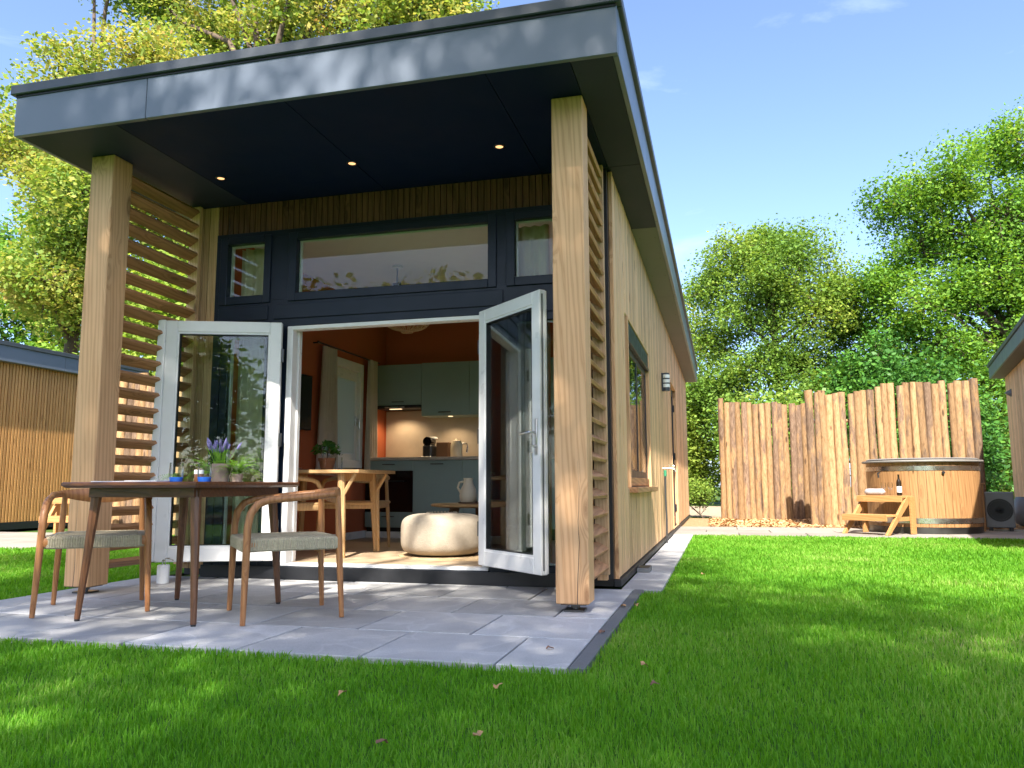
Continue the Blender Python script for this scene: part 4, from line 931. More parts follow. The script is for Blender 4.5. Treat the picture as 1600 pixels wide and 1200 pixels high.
m_ = MB(); m_.tube([(-3.28, KF-.045, .80), (-2.86, KF-.045, .80)], .008, 8); m_.build('bar_handle', black_m, ov)
xk = [-2.765, -2.150, -1.535, -.92, -.30]
for a, b in zip(xk[:-1], xk[1:]): front(a, b, .258, 1.042, 1.0)
ku = thing('kitchen_unit', 'sage green wall cupboards with lit cooker hood', 'kitchen unit', (0, 0, 0))
UF = 4.40
B(-3.375, -2.765, UF+.02, KB_, 1.735, 2.245).build('carcass', sage, ku); B(-2.764, -.27, UF+.02, KB_, 1.592, 2.252).build('carcass', sage, ku)
front(-3.375, -2.765, 1.735, 2.245, 1.775, par=ku, y=UF)
for a, b in zip(xk[:-1], xk[1:]): front(a, b, 1.592, 2.252, 1.635, par=ku, y=UF)
hdm = B(-3.36, -2.77, UF-.02, KB_, 1.695, 1.733, .004).build('hood', black_m, ku)
B(-3.20, -3.05, UF+.03, UF+.08, 1.690, 1.6945).build('hood_lamp', hood_glow, hdm); B(-3.24, -2.98, UF-.022, UF-.0205, 1.70, 1.715).build('hood_trim', steel, hdm)
ul = MB().lathe([(.03, 1.5875), (.03, 1.5915)], 16, (-2.42, 4.50, 0)).build('under_lamp', hood_glow, ku)
for (x, y, z, e) in ((-3.10, UF+.10, 1.68, 3.0), (-2.42, 4.50, 1.575, 2.0)):
    ld = bpy.data.lights.new('hood_light', 'SPOT'); ld.energy = e; ld.color = (1, .74, .44); ld.shadow_soft_size = .03; ld.spot_size = rad(140); ld.spot_blend = .6
    lo = bpy.data.objects.new('hood_light', ld); COL.objects.link(lo); lo.location = (x, y, z); lo.parent = ku
B(-3.375, -.27, 4.7425, 4.7495, 1.085, 1.69).build('splashback', stone_m, cabin)
cm = thing('coffee_machine', 'small black and white coffee machine on the worktop', 'coffee machine', (-2.70, 4.53, 1.0845))
B(-.06, .06, -.10, .10, 0, .16, .02).build('body', black_m, cm); m_ = MB(); m_.tube([(0, -.09, .20), (0, .07, .20)], .056, 18); m_.build('head', black_gloss, cm, True, 40)
B(-.06, .06, -.13, -.101, 0, .018, .004).build('drip_tray', steel, cm); MB().box(-.02, .075, .0, .10, .225, .262, .012).build('lid', white_m, cm)
kx = thing('wooden_box', 'brown wooden box between coffee machine and kettle', 'box', (-2.53, 4.58, 1.0845))
B(-.075, .075, -.07, .07, 0, .19, .004).build('box', plain('brown_box', (.16, .08, .04), .6), kx)
ke = thing('kettle', 'cream kettle with steel handle on the worktop', 'kettle', (-2.35, 4.53, 1.0845))
MB().lathe([(.07, 0), (.075, .01), (.072, .16), (.06, .19), (.058, .205), (.02, .215), (.012, .235)], 24).build('body', ceramic, ke, True, 45)
MB().tube([(.068, 0, .17), (.13, 0, .17), (.14, 0, .13), (.13, 0, .06)], .010, 8).build('handle', steel, ke, True)
cv = thing('ceramic_pot', 'white utensil jar on the worktop behind the open door', 'jar', (-1.93, 4.6, 1.0845)); MB().lathe([(.04, 0), (.045, .01), (.045, .14), (.04, .14), (.04, .02)], 20).build('jar', white_m, cv, True, 40)

# window curtains indoors
def curtain(name, label, pts, z0, z1, amp, waves, mat, gather=0.0, group=None, th=.006):
    """pts: (p0, p1) plan line; hanging cloth with folds and real thickness"""
    p0, p1 = Vector((*pts[0], 0)), Vector((*pts[1], 0)); d = p1-p0; nrm = Vector((-d.y, d.x, 0)).normalized(); nU = waves*10; nZ = 10; vv = []; ff = []
    for sgn in (0, 1):
        for j in range(nZ+1):
            fz = j/nZ; z = z0+(z1-z0)*fz; sq = 1-gather*fz
            for i in range(nU+1):
                u = i/nU; ph = u*waves*2*math.pi+.7*math.sin(3*u*math.pi); a = amp*(1-.35*fz)*(1+.3*math.sin(5*u+2))
                q = p0+d*(.5+(u-.5)*sq)+nrm*(math.sin(ph+.25*math.sin(3*fz))*a+sgn*th); vv.append((q.x, q.y, z))
    n1 = (nU+1)*(nZ+1)
    for j in range(nZ):
        for i in range(nU):
            a = j*(nU+1)+i; ff.append((a, a+1, a+nU+2, a+nU+1)); b = a+n1; ff.append((b+nU+1, b+nU+2, b+1, b))
    for j in range(nZ):
        for i in (0, nU): a = j*(nU+1)+i; ff.append((a, a+nU+1, a+nU+1+n1, a+n1))
    for i in range(nU):
        for j in (0, nZ): a = j*(nU+1)+i; ff.append((a, a+1, a+1+n1, a+n1))
    return MB().add(vv, ff).build(name, mat, None, True, 80, label=label, cat='curtain', group=group)
curtain('curtain', 'taupe curtain at the near side of the kitchen window', ((-3.315, 2.86), (-3.315, 3.28)), .86, 2.245, .028, 5, curtain_in, .35)
curtain('curtain', 'taupe curtain between the kitchen window and the cupboards', ((-3.315, 4.04), (-3.315, 4.32)), .86, 2.27, .026, 4, curtain_in, .25)
rd = thing('curtain_rail', 'thin curtain rail above the kitchen window', 'curtain rail', (0, 0, 0)); MB().tube([(-3.325, 2.80, 2.265), (-3.325, 4.38, 2.265)], .010, 8).build('rod', dark_steel, rd)
m_ = MB(); [m_.tube([(-3.40, y, 2.265), (-3.325, y, 2.265)], .008, 6) for y in (2.84, 4.345)]; m_.build('bracket', dark_steel, rd)
curtain('curtain', 'pale linen curtain behind the glazing at left of the doors', ((-3.34, 1.40), (-2.90, 1.40)), .15, 2.86, .034, 5, curtain_m)
curtain('curtain', 'pale linen curtain behind the glazing at right of the doors', ((-.99, 1.43), (-.52, 1.43)), .15, 2.86, .034, 5, curtain_m)
tv = thing('wall_screen', 'black flat screen hung on the terracotta wall', 'screen', (-3.399, 2.10, 1.32)); B(0, .05, 0, .66, 0, .57, .006).build('housing', black_m, tv); B(.0505, .052, .015, .645, .015, .555).build('display', screen_m, tv)

# dining table and chairs
dt = thing('dining_table', 'pale oak dining table with braced legs indoors', 'table', (-2.80, 1.98, FL))
poly = []; hx, hy, bul = .56, .40, .03
edge((-hx, -hy), (hx, -hy), (0, -1)); edge((hx, -hy), (hx, hy), (1, 0)); edge((hx, hy), (-hx, hy), (0, 1)); edge((-hx, hy), (-hx, -hy), (-1, 0))
MB().prism(poly, .728, .756).build('table_top', oak_x, dt)
for sx_ in (-1, 1):
    for sy_ in (-1, 1):
        lg = MB().tube([(sx_*.40, sy_*.345, .002), (sx_*.36, sy_*.32, .7275)], [.024, .036], 8).build('leg', oak, dt, True, 40)
        MB().tube([(sx_*.375, sy_*.325, .52), (sx_*.50, sy_*.33, .7275)], [.017, .017], 6).build('brace', oak, dt)
    B(sx_*.36-.012, sx_*.36+.012, -.30, .30, .66, .727, .002).build('apron', oak, dt)
c1 = armchair('dining_chair', 'oak armchair indoors at the near side of the dining table', (-3.03, 1.62, FL+.001), rad(160), oak, oak_x, False)
c2 = armchair('dining_chair', 'oak armchair indoors on the kitchen side of the dining table', (-2.70, 2.52, FL+.001), rad(8), oak, oak_x, False)
DZ = FL+.7565
pl_ = thing('potted_plant', 'leafy green plant in terracotta pot on the dining table', 'plant', (-2.77, 2.02, DZ))
MB().lathe([(.05, 0), (.055, .004), (.075, .09), (.082, .09), (.084, .115), (.072, .115), (.068, .09), (.001, .088)], 20, cap=False).build('pot', clay, pl_, True, 40)
lm = MB(); rg = random.Random(4)
for i in range(260):
    a = rg.uniform(0, 6.28); e = rg.uniform(-.2, 1.5); r_ = rg.uniform(.05, .14); c = Vector((math.cos(a)*math.cos(e)*r_, math.sin(a)*math.cos(e)*r_, .17+math.sin(e)*r_*.75)); u = Vector((rg.gauss(0, 1), rg.gauss(0, 1), rg.gauss(0, .5))).normalized(); w = u.orthogonal().normalized()
    s_ = rg.uniform(.014, .026); lm.add([c-u*s_*1.2, c+w*s_*.6, c+u*s_*1.2, c-w*s_*.6], [(0, 1, 2, 3)])
lm.build('foliage', leaf_dark, pl_, kind='stuff'); MB().tube([(0, 0, .08), (.005, 0, .18)], .006, 6).build('stem', bark_m, pl_)
for i_, (x, y, lb) in enumerate(((-3.02, 1.78, 'white plate on navy mat at the left of the dining table'), (-2.52, 1.95, 'white plate on navy mat at the kitchen end of the dining table'))):
    p_ = thing('plate', lb, 'plate', (x, y, DZ+.001)); B(-.17, .17, -.13, .13, 0, .005, .001).build('mat', plain('navy_mat_%d' % i_, (.02, .03, .07), .8), p_)
    MB().lathe([(.06, .0055), (.08, .009), (.115, .020), (.112, .022), (.078, .013), (.001, .012)], 28, cap=False).build('plate', ceramic, p_, True, 40)
tumbler('water_glass', 'small tumbler at the left end of the dining table', -2.98, 1.68, DZ, .034, .10)
tumbler('water_glass', 'small tumbler at the right end of the dining table', -2.50, 1.72, DZ, .034, .11)
g = thing('wine_glass', 'stemmed wine glass on the indoor dining table', 'glass', (-2.64, 1.74, DZ)); MB().lathe([(.034, .001), (.030, .004), (.004, .010), (.004, .085), (.022, .10), (.038, .135), (.039, .165), (.031, .21)], 20, cap=False).build('bowl', clear_glass, g, True, 60)

pf = thing('pouf', 'cream boucle pouf just inside the doorway', 'pouf', (-1.63, 2.03, FL+.013)); prof = []
for i in range(25):
    t = math.pi*(-.5+i/24); c, s_ = math.cos(t), math.sin(t); prof.append((max(.001, .37*(abs(c)**.42)), .18+.18*math.copysign(abs(s_)**.48, s_)))
MB().lathe(prof, 48).build('cushion', boucle, pf, True, 80)
rug = thing('round_rug', 'round jute rug under the cream pouf', 'rug', (-1.45, 2.20, FL+.001))
prof = [(.001, .0005)]+[(.62*(i/30), .007+.0035*(i % 2)) for i in range(1, 31)]+[(.622, .0005)]
MB().lathe(prof, 48).build('mat', jute, rug)
ct = thing('coffee_table', 'round wooden coffee table with thick legs behind the pouf', 'table', (-1.62, 3.02, FL))
MB().lathe([(.38, .40), (.46, .412), (.465, .43), (.45, .437), (.001, .438)], 36).build('table_top', oak_x, ct, True, 40)
for k in range(3):
    a = rad(100+120*k); MB().tube([(.33*math.cos(a), .33*math.sin(a), .002), (.24*math.cos(a), .24*math.sin(a), .40)], [.035, .05], 10).build('leg', plain('dark_oak', (.2, .12, .06), .5), ct, True, 40)
st2 = thing('side_table', 'lower nesting side table half hidden by the pouf', 'table', (-1.83, 2.56, FL)); MB().lathe([(.22, .30), (.24, .31), (.24, .325), (.001, .33)], 28).build('table_top', oak_x, st2, True, 40)
[MB().tube([(.17*math.cos(a), .17*math.sin(a), .002), (.12*math.cos(a), .12*math.sin(a), .302)], .016, 8).build('leg', oak, st2) for a in (.5, 2.6, 4.7)]
bw = thing('bead_tray', 'beaded round tray on the lower side table', 'tray', (-1.83, 2.56, FL+.331)); MB().lathe([(.09, 0), (.14, .012), (.135, .016), (.001, .006)], 28, cap=False).build('dish', oak, bw, True, 50)
bdm = MB()
for k in range(26): a = 2*math.pi*k/26; bdm.lathe([(.001, -.012), (.009, -.008), (.0125, 0), (.009, .008), (.001, .012)], 8, (.140*math.cos(a), .140*math.sin(a), .026))
bdm.build('beads', ceramic, bw, True)
ty = thing('tray', 'dark round tray on the coffee table', 'tray', (-1.60, 3.0, FL+.4385)); MB().lathe([(.001, 0), (.20, 0), (.205, .014), (.195, .014), (.19, .006), (.001, .006)], 30, cap=False).build('dish', plain('dark_tray', (.10, .06, .04), .6), ty)
jg = thing('jug', 'cream ceramic jug on the coffee table tray', 'jug', (-1.70, 2.98, FL+.446))
MB().lathe([(.065, 0), (.085, .02), (.09, .07), (.078, .13), (.052, .18), (.045, .22), (.050, .245), (.043, .245), (.040, .21)], 24, cap=False).build('body', ceramic, jg, True, 50)
MB().tube([(-.045, 0, .21), (-.095, 0, .20), (-.112, 0, .15), (-.082, 0, .10)], .011, 8).build('handle', ceramic, jg, True)
ca = thing('candle', 'tall cream candle in ceramic holder on the coffee table', 'candle', (-1.53, 2.93, FL+.446)); MB().lathe([(.05, 0), (.052, .01), (.03, .03), (.026, .10), (.022, .11), (.001, .11)], 20).build('holder', ceramic, ca, True, 40); MB().tube([(0, 0, .11), (0, 0, .27)], .011, 10).build('taper', candle_m, ca)
cu = thing('cup', 'small clay cup beside the candle', 'cup', (-1.45, 3.03, FL+.446)); MB().lathe([(.035, 0), (.042, .01), (.044, .085), (.039, .085), (.037, .012), (.001, .01)], 20, cap=False).build('cup', plain('clay_cup', (.34, .22, .14), .7), cu, True, 40)
# pendant lamp
pe = thing('pendant_lamp', 'woven rattan pendant lamp hanging indoors above the doorway view', 'lamp', (-2.23, 2.60, 2.268))
cg = MB(); Rr = .29; hh = .25
for k in range(30):
    for dr_ in (-1, 1):
        p = []
        for i in range(7):
            t = i/6; a = 2*math.pi*k/30+dr_*t*.5; r_ = Rr*math.sin(math.acos(1-t) if t < 1 else math.pi/2); p.append((r_*math.cos(a), r_*math.sin(a), hh*(t)))
        cg.tube(p, .0024, 4, False)
for t in (.02, .25, .55, .85, 1.0): 
    r_ = Rr*math.sin(math.acos(1-t)); cg.tube([(r_*math.cos(2*math.pi*i/28), r_*math.sin(2*math.pi*i/28), hh*t) for i in range(29)], .005, 5, False)
cg.build('woven_shade', rattan, pe)
m_ = MB(); m_.tube([(0, 0, hh*.9), (-.05, 0, .34), (-.115, 0, .50)], .005, 6); m_.build('cord', black_m, pe)
m_ = MB(); m_.tube([(-.115, 0, .50), (-.115, 0, .682)], .006, 6); m_.tube([(-.155, 0, .50), (-.075, 0, .50)], .022, 10); m_.build('fitting', black_m, pe); MB().lathe([(.06, .672), (.055, .690), (.01, .696)], 20, (-.115, 0, 0)).build('ceiling_rose', white_m, pe, True, 40)
MB().lathe([(.001, hh*.72), (.02, hh*.75), (.03, hh*.85), (.02, hh*.95)], 14).build('bulb', white_lens, pe, True)

# ================================================================== VEGETATION
def leaf_cloud(centers, sig, per, size, rng, flat=.55, squash=.8):
    n = len(centers)*per; c = np.repeat(np.asarray(centers), per, axis=0); s = np.repeat(np.asarray(sig), per)
    off = rng.normal(size=(n, 3)); off /= (np.linalg.norm(off, axis=1)[:, None]+1e-9); off *= (rng.uniform(0, 1, n)**.45)[:, None]
    off[:, 2] *= squash; c = c+off*s[:, None]*1.5
    u = rng.normal(size=(n, 3)); u[:, 2] *= flat; u /= np.linalg.norm(u, axis=1)[:, None]
    w = rng.normal(size=(n, 3)); w[:, 2] *= flat; w -= u*(w*u).sum(1)[:, None]; w /= np.linalg.norm(w, axis=1)[:, None]
    L_ = size*(.45+rng.uniform(0, 1, n)**1.4*1.0)*1.08; W_ = L_*rng.uniform(.5, .8, n)
    a = c-u*L_[:, None]*.5; b = c+w*W_[:, None]*.5+u*L_[:, None]*.08; d = c+u*L_[:, None]*.5; e = c-w*W_[:, None]*.5+u*L_[:, None]*.08
    return np.stack([a, b, d, e], 1).reshape(-1, 3)
def tree(name, label, loc, H0, crown, rx, rz, lobes, clumps, per, size, mat, seed, group=None, trunk_r=.22, sig=.55, lobe_r=.42, cat='tree', ry=None, lob_pos=None, lob_rad=None):
    rng = np.random.default_rng(seed); ry = ry or rx; L0 = np.array([loc[0], loc[1], 0.0])
    t_ = thing(name, label, cat, loc, 0, group); base = np.array([loc[0], loc[1], -.1]); lc = []; ax = np.array([rx, ry, rz])
    if lob_pos:
        lc = [np.array(q, float) for q in lob_pos]; lobes = len(lc); C_ = np.mean(lc, axis=0); rad3 = np.array([lob_rad]*3)*np.array([1, 1, .85]); top = C_.copy(); top[2] = max(q[2] for q in lc)-.5
    else:
        C_ = np.array([loc[0]+crown[0], loc[1]+crown[1], crown[2]]); top = np.array([C_[0], C_[1], C_[2]+rz*.35]); rad3 = ax*lobe_r
        for i in range(lobes):
            d = rng.normal(size=3); d /= np.linalg.norm(d); lc.append(C_+d*ax*rng.uniform(.35, .72))
    lr = rng.uniform(.8, 1.2, lobes); cen = []; own = []
    for k in range(clumps):
        i = k % lobes; d = rng.normal(size=3); d /= np.linalg.norm(d); q = lc[i]+d*rad3*lr[i]*rng.uniform(.35, 1.08)
        if q[2] < .3: q[2] = .3+rng.uniform(0, .5)
        cen.append(q); own.append(i)
    sg = rng.uniform(.7, 1.35, clumps)*sig
    V = leaf_cloud(cen, sg, per, size, rng)-L0; V[:, 2] = np.maximum(V[:, 2], .02)
    obj('crown', big_mesh('crown', V, np.arange(len(V)).reshape(-1, 4), mat), t_)
    m = MB(); fork = base+(top-base)*(H0/max(top[2], .1))
    p1 = base*.5+fork*.5+rng.normal(size=3)*.08*np.array([1, 1, 0]); p3 = fork*.5+top*.5+rng.normal(size=3)*.25
    m.tube([base-L0, p1-L0, fork-L0, p3-L0, top-L0], [trunk_r*1.25, trunk_r, trunk_r*.85, trunk_r*.5, trunk_r*.12], 9)
    for i in range(lobes):
        e = lc[i]; hz = min(max(e[2]-1.2-np.linalg.norm((e-C_)[:2])*.35, fork[2]), p3[2]); f = (hz-fork[2])/max(p3[2]-fork[2], .01); s0 = fork+(p3-fork)*f; dl = np.linalg.norm(e-s0)
        q1 = s0+(e-s0)*.35+np.array([0, 0, .06*dl])+rng.normal(size=3)*.05*dl; q2 = s0+(e-s0)*.7+np.array([0, 0, .05*dl])+rng.normal(size=3)*.05*dl
        m.tube([s0-L0, q1-L0, q2-L0, e-L0], [trunk_r*.42, trunk_r*.32, trunk_r*.22, trunk_r*.11], 6, False)
    for q, i in zip(cen, own):
        s0 = lc[i]; mid = (s0+q)/2+rng.normal(size=3)*.15; m.tube([s0-L0, mid-L0, q-L0], [trunk_r*.12, trunk_r*.08, trunk_r*.025], 4, False)
    me = bpy.data.meshes.new('trunk'); me.from_pydata(m.v, [], m.f); me.polygons.foreach_set('use_smooth', [True]*len(me.polygons)); me.materials.append(bark_m); obj('trunk', me, t_)
    return t_
MAPLE = [(-16.2,15.3,14.2), (-16.3,18.3,16.6), (-18.3,17.9,18.2), (-13.1,17.7,16.2), (-10.0,16.2,15.1), (-8.6,17.4,15.9), (-7.1,17.4,15.6), (-15.0,17.3,18.7), (-11.1,15.6,17.2), (-9.0,16.7,17.8), (-17.1,17.9,21.7), (-13.9,19.0,22.6), (-11.0,18.8,22.4), (-16.4,16.3,9.5), (-16.2,16.5,7.7), (-13.5,17.0,13.2), (-11.0,17.5,12.6)]
MAPLE2 = [(-19.2,15.2,13.3), (-19.0,16.6,18.9), (-22.9,17.2,12.7), (-20.9,16.8,11.0), (-19.6,16.1,8.9), (-17.9,15.1,9.9), (-19.5,15.1,7.1), (-19.7,16.9,7.1), (-18.6,18.6,6.5)]
OAK = [(6.7,26.1,8.1), (7.3,26.2,10.9), (8.2,25.1,10.7), (9.0,24.3,11.3), (10.6,25.4,12.3), (11.6,24.7,12.2), (9.0,26.0,9.4), (11.0,27.8,10.4), (11.9,26.6,10.4), (7.7,24.9,7.1), (10.1,27.4,7.9), (11.7,27.1,8.1), (7.2,26.8,6.2), (8.8,27.5,5.5), (10.6,26.9,5.8), (6.3,27.0,7.8), (12.5,25.5,10.8), (13.6,27.7,8.7), (12.5,27.7,6.3), (9.5,24.8,4.1), (14.6,25.5,11.6), (14.5,27.0,9.8), (10.2,25.4,8.2), (11.4,25.6,7.0), (12.4,25.4,8.6), (10.6,25.0,9.8), (12.6,25.4,5.6), (11.0,24.9,5.4), (8.0,25.6,9.0), (9.2,25.2,7.2), (8.4,25.2,5.4), (13.4,25.2,7.2)]
MID = [(0.7,27.8,8.6), (1.6,27.6,9.6), (2.8,26.9,9.8), (4.0,27.1,9.6), (5.3,27.0,8.1), (0.5,28.3,6.6), (1.8,27.0,7.2), (3.3,28.0,8.2), (4.6,26.6,7.2), (5.9,28.1,6.8), (1.0,28.2,4.5), (2.2,26.9,5.2), (3.6,27.2,5.2), (5.1,28.3,5.1), (6.1,27.7,4.5), (1.6,27.0,3.2), (3.2,26.2,3.6), (4.6,26.5,3.6), (0.2,27.6,4.7), (3.0,26.0,8.8)]
LEFT2 = [(-30.2,23.6,11.8), (-25.8,21.1,10.9), (-27.0,23.6,11.0), (-27.5,21.2,9.2), (-28.8,23.8,9.1), (-26.0,22.8,8.4), (-27.8,22.0,7.5), (-25.8,22.1,6.8), (-24.8,22.6,8.5), (-23.5,22.4,7.1), (-29.6,21.2,10.5), (-29.6,20.8,8.2), (-26.5, 22, 5.0), (-28.8, 22, 5.2)]
# --- beyond the fence
tree('broadleaf_tree', 'round bushy green tree rising behind the log fence', (3.2, 27.3, 0), 2.2, None, 1, 1, 0, 620, 200, .112, leaf_mid, 1, trunk_r=.22, sig=.50, lob_pos=MID, lob_rad=1.25)
tree('oak_tree', 'tall spreading oak at the right, higher than the other trees', (11.2, 26.2, 0), 3.4, None, 1, 1, 0, 820, 180, .115, leaf_oak, 2, trunk_r=.27, sig=.50, lob_pos=OAK, lob_rad=1.35)
tree('pale_tree', 'pale yellow-green young tree between the bushy tree and the oak', (8.4, 33, 0), 1.2, (0, 0, 3.8), 3.4, 3.8, 10, 190, 110, .16, leaf_pale, 3, trunk_r=.12)
tree('dark_tree', 'dark leafy tree just behind the middle of the log fence', (6.6, 25.0, 0), 1.6, (0, 0, 3.5), 2.4, 3.3, 9, 170, 130, .15, leaf_dark, 4, trunk_r=.2)
tree('tall_shrub', 'tall sunlit shrub between the cabin corner and the log fence', (-.5, 29, 0), .6, (0, 0, 3.2), 2.3, 3.8, 10, 230, 130, .14, leaf_pale, 5, trunk_r=.09, cat='shrub')
tree('tall_shrub', 'dark green shrub behind the shorter log fence section', (2.6, 24.5, 0), .5, (0, 0, 1.9), 2.4, 2.4, 8, 150, 130, .14, leaf_mid, 6, trunk_r=.09, cat='shrub')
tree('tall_shrub', 'pale shrub showing over the fence beside the oak', (11.0, 29, 0), .5, (0, 0, 2.6), 3.4, 3.2, 9, 190, 110, .15, leaf_pale, 7, trunk_r=.09, cat='shrub')
tree('tall_shrub', 'dark glossy shrub between the log fence and the right cabin', (6.75, 18.2, 0), .5, (0, 0, 2.0), 1.7, 2.5, 8, 170, 130, .12, leaf_dark, 8, trunk_r=.08, cat='shrub', ry=1.4)
tree('yellowing_tree', 'far yellowing tree glimpsed past the eave of the cabin', (-2.6, 36, 0), 2.0, (0, 0, 7.0), 3.4, 4.8, 10, 190, 110, .18, leaf_maple, 9, trunk_r=.16)
tree('pale_tree', 'light green tree filling the gap low behind the oak', (15.5, 34, 0), 1.5, (0, 0, 4.8), 4.8, 4.6, 11, 220, 110, .18, leaf_pale, 10, trunk_r=.16)
tree('low_shrub', 'low green shrub at the far end of the cabin wall', (.25, 15.2, 0), .1, (0, 0, .22), .42, .25, 5, 40, 50, .06, leaf_mid, 12, trunk_r=.02, sig=.12, cat='shrub')
# --- behind the cabin, left
tree('maple_tree', 'big yellow-green maple rising behind the cabin roof', (-13.2, 17.2, 0), 3.5, None, 1, 1, 0, 440, 190, .145, leaf_maple, 20, trunk_r=.30, sig=.6, lob_pos=MAPLE, lob_rad=1.7)
tree('maple_tree', 'yellowing maple at the left, its crown reaching past the roof corner', (-20.4, 17.0, 0), 3.0, None, 1, 1, 0, 300, 190, .145, leaf_maple, 23, trunk_r=.28, sig=.6, lob_pos=MAPLE2, lob_rad=1.6)
tree('broadleaf_tree', 'green tree at far left beyond the neighbouring cabin', (-27.0, 22.2, 0), 2.5, None, 1, 1, 0, 230, 140, .18, leaf_oak, 21, trunk_r=.25, sig=.6, lob_pos=LEFT2, lob_rad=1.5)
tree('broadleaf_tree', 'small light green tree seen between the porch screen slats', (-12.5, 13.5, 0), 1.6, (0, 0, 4.0), 2.8, 3.0, 9, 190, 120, .15, leaf_pale, 22, trunk_r=.12)
# --- behind the camera: these shade the lawn and porch and show in the door glass
def shade(pts): return [(gx+.13*z, gy-.926*z, z) for (gx, gy, z) in pts]
SH_OAK = shade([(-.5, .0, 10.0), (-.2, 1.2, 10.5), (.2, -1.2, 11.0), (1.2, -2.2, 10.5), (2.4, -2.6, 11.0), (3.6, -2.8, 10.5), (5.0, -3.0, 11.0), (.0, -3.0, 9.0), (1.5, -4.2, 8.5), (3.0, -4.6, 8.5), (4.6, -4.8, 9.0), (6.4, -3.6, 10.0), (-1.2, -1.4, 10.0), (-.8, -3.2, 9.5), (.5, -.4, 12.0), (2.0, -1.0, 12.0), (-.1, 2.1, 12.5), (6.5, -5.2, 9.0), (.4, -5.0, 8.0), (1.6, .2, 12.5)])
SH_MAP = shade([(-2.9, -2.6, 10.0), (-4.4, -3.2, 10.5), (-2.2, -4.0, 9.5), (-5.8, -2.2, 11.0), (-3.6, -4.8, 9.0), (-6.6, .8, 12.0), (-6.0, 2.4, 12.5), (-7.6, -2.8, 10.5), (-3.9, .6, 12.5), (-1.5, 3.9, 12.8), (-2.7, 3.9, 12.6), (-4.4, 3.7, 12.8), (-.4, 3.7, 12.8), (-1.6, -.6, 10.5), (-4.2, 1.4, 12.0), (-4.1, 2.5, 12.6), (-3.7, .2, 12.2)])
tree('garden_oak', 'large oak standing behind the viewer, shading the lawn', (4.6, -12.6, 0), 3.2, None, 1, 1, 0, 310, 140, .105, leaf_oak, 30, trunk_r=.28, sig=.62, lob_pos=SH_OAK, lob_rad=1.2)
tree('garden_maple', 'maple standing behind the viewer, dappling the porch', (-2.6, -12.8, 0), 3.2, None, 1, 1, 0, 260, 130, .115, leaf_maple, 31, trunk_r=.24, sig=.55, lob_pos=SH_MAP, lob_rad=1.05)
for i_, (x, y, h_) in enumerate(((-10, -24, 6.5), (-2, -27, 7), (7, -26, 6.5), (15, -22, 6.5), (-17, -19, 6))):
    tree('boundary_tree', ['boundary tree far behind the viewer, mirrored in the door glass', 'boundary tree behind the garden maple', 'boundary tree behind the garden oak', 'boundary tree behind the viewer on the hot tub side', 'boundary tree behind the viewer on the neighbour side'][i_], (x, y, 0), 1.5, (0, 0, h_*.8), 5.2, h_*.8, 12, 150, 60, .38, leaf_mid, 40+i_, trunk_r=.3, sig=.9, group='boundary trees')

# ---- grass blades
rng = np.random.default_rng(77)
def in_rect(x, y, x0, x1, y0, y1): return (x > x0) & (x < x1) & (y > y0) & (y < y1)
NB = 600000
ang = rng.uniform(-0.95, 0.72, NB)+(-YAW)*0; r = 1.35+(14.5-1.35)*rng.uniform(0, 1, NB)**1.15
# blade positions in polar coordinates round the garden's front edge: dense near, thinner far
dirx = np.sin(YAW+ang); diry = np.cos(YAW+ang); gx = CAM_POS.x+dirx*r; gy = CAM_POS.y+diry*r
ok = (gy < 7.82) & (gx < 9) & (gx > -9.0)
nz = .012*np.sin(gx*37)+.010*np.sin(gx*83+gy*51); ok &= ~in_rect(gx, gy, -3.905, .200+nz, -1.402+nz, 1.17); ok &= ~in_rect(gx, gy, -3.905, .2, 1.1, 30); ok &= ~in_rect(gx, gy, .0, .338, 1.13, 30); ok &= ~in_rect(gx, gy, -12, -7.6, 3.40, 9)
ok &= ~((gx < -3.9) & (gy > 6.0))
ok &= ~((gx < -3.9) & (gx > -4.1) & (gy > 1.1))
gx, gy, r = gx[ok], gy[ok], r[ok]; n = len(gx)
cl_ = .5+.5*np.sin(gx*3.1+1.3*np.sin(gy*2.3))*np.sin(gy*2.7+gx*.9)
hgt = (.023+.017*rng.uniform(0, 1, n)**1.5)*(1+.25*(cl_-.5))*(1+.015*r); wid = .0016*(r/2.2)**.72*rng.uniform(.7, 1.3, n)
az = rng.uniform(0, 2*math.pi, n); lean = rng.uniform(.05, .75, n)*hgt; fa = az+rng.normal(0, .5, n)+math.pi/2
lx, ly = np.cos(az)*lean, np.sin(az)*lean; wx, wy = np.cos(fa)*wid, np.sin(fa)*wid; z0 = np.full(n, -.026)
P0 = np.stack([gx-wx, gy-wy, z0], 1); P1 = np.stack([gx+wx, gy+wy, z0], 1)
P2 = np.stack([gx+lx*.35+wx*.8, gy+ly*.35+wy*.8, z0+hgt*.62], 1); P3 = np.stack([gx+lx*.35-wx*.8, gy+ly*.35-wy*.8, z0+hgt*.62], 1)
P4 = np.stack([gx+lx, gy+ly, z0+hgt], 1)
V = np.stack([P0, P1, P2, P3, P4], 1).reshape(-1, 3); b5 = np.arange(n)*5
Fq = np.stack([b5, b5+1, b5+2, b5+3], 1); Ft = np.stack([b5+3, b5+2, b5+4], 1)
obj('grass', big_mesh('grass', V, Fq, grass_m, Ft), label='short mown green grass covering the lawn round the cabin', cat='grass', kind='stuff')

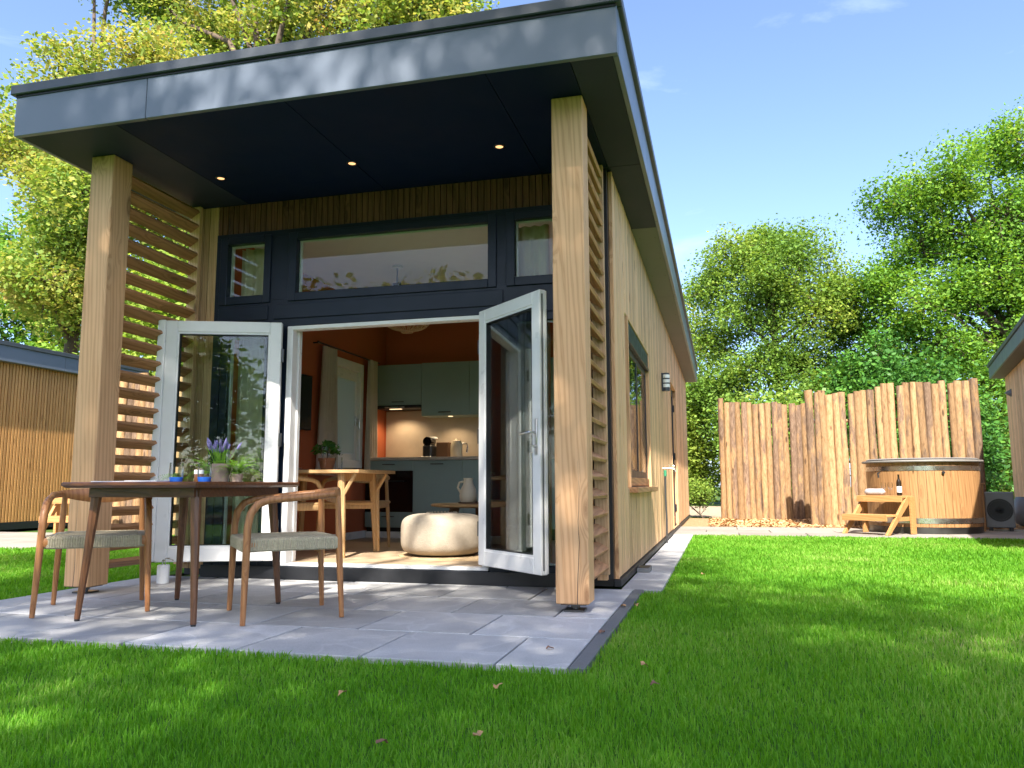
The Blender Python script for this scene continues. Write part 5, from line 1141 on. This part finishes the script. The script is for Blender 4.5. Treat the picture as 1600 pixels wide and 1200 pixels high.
# ---- fallen leaves
def dry_leaf(seed, mat):
    rg = random.Random(seed); n = 9; rim = []
    for i in range(n):
        a = 2*math.pi*i/n; r_ = .022*(1+.35*math.cos(a))*(1+.25*(-1)**i)*rg.uniform(.8, 1.15); rim.append((r_*math.cos(a)*1.25, r_*math.sin(a), .010*math.cos(2*a+seed)+rg.uniform(0, .004)))
    m = MB(); lo_ = [(x, y, z-.0012) for x, y, z in rim]
    m.add([(0, 0, .003)]+rim+[(0, 0, .0015)]+lo_, [(0, 1+i, 1+(i+1) % n) for i in range(n)]+[(n+1, n+2+(i+1) % n, n+2+i) for i in range(n)]+[(1+i, n+2+i, n+2+(i+1) % n, 1+(i+1) % n) for i in range(n)])
    return m.mesh('leaf', mat, True, 60)
DL = [dry_leaf(1, dry_m), dry_leaf(2, dry_m), dry_leaf(3, dry2_m)]
FLV = [(-.571, -2.018, 0, .04, 'tan fallen leaf on the grass in front of the patio'), (-.058, -1.797, 1, .035, 'fallen leaf on the grass below the patio corner'), (.441, -1.309, 0, .04, 'tan fallen leaf on the lawn beside the dark kerb'),
       (-.197, -2.492, 2, .035, 'dark brown fallen leaf in the foreground grass'), (.042, -2.359, 1, .03, 'pale fallen leaf in the foreground grass, right of the dark one'), (.50, -1.62, 2, .03, 'brown fallen leaf on the lawn right of the patio corner'),
       (.235, .35, 1, .03, 'small fallen leaf at the grass edge beside the porch post'), (.60, 2.2, 0, .035, 'fallen leaf on the sunlit lawn beside the path'), (.165, -.60, 2, .006, 'curled brown leaf on the dark kerb'), (.16, .30, 1, .006, 'small dry leaf on the kerb near the post'), (-.02, -1.05, 2, .003, 'dark leaf scrap on the patio slab near the corner')]
for i, (x, y, k, z, lb) in enumerate(FLV):
    o = obj('fallen_leaf', DL[k], None, loc=(x, y, z-.002 if z > .01 else z+.006), label=lb, cat='leaf', group='fallen leaves'); o.rotation_euler = (rad(12 if z > .01 else 0), rad(-9 if z > .01 else 0), i*1.3)
    if z > .01: o.location.z = .012
    o.scale = (.62, .62, .7)
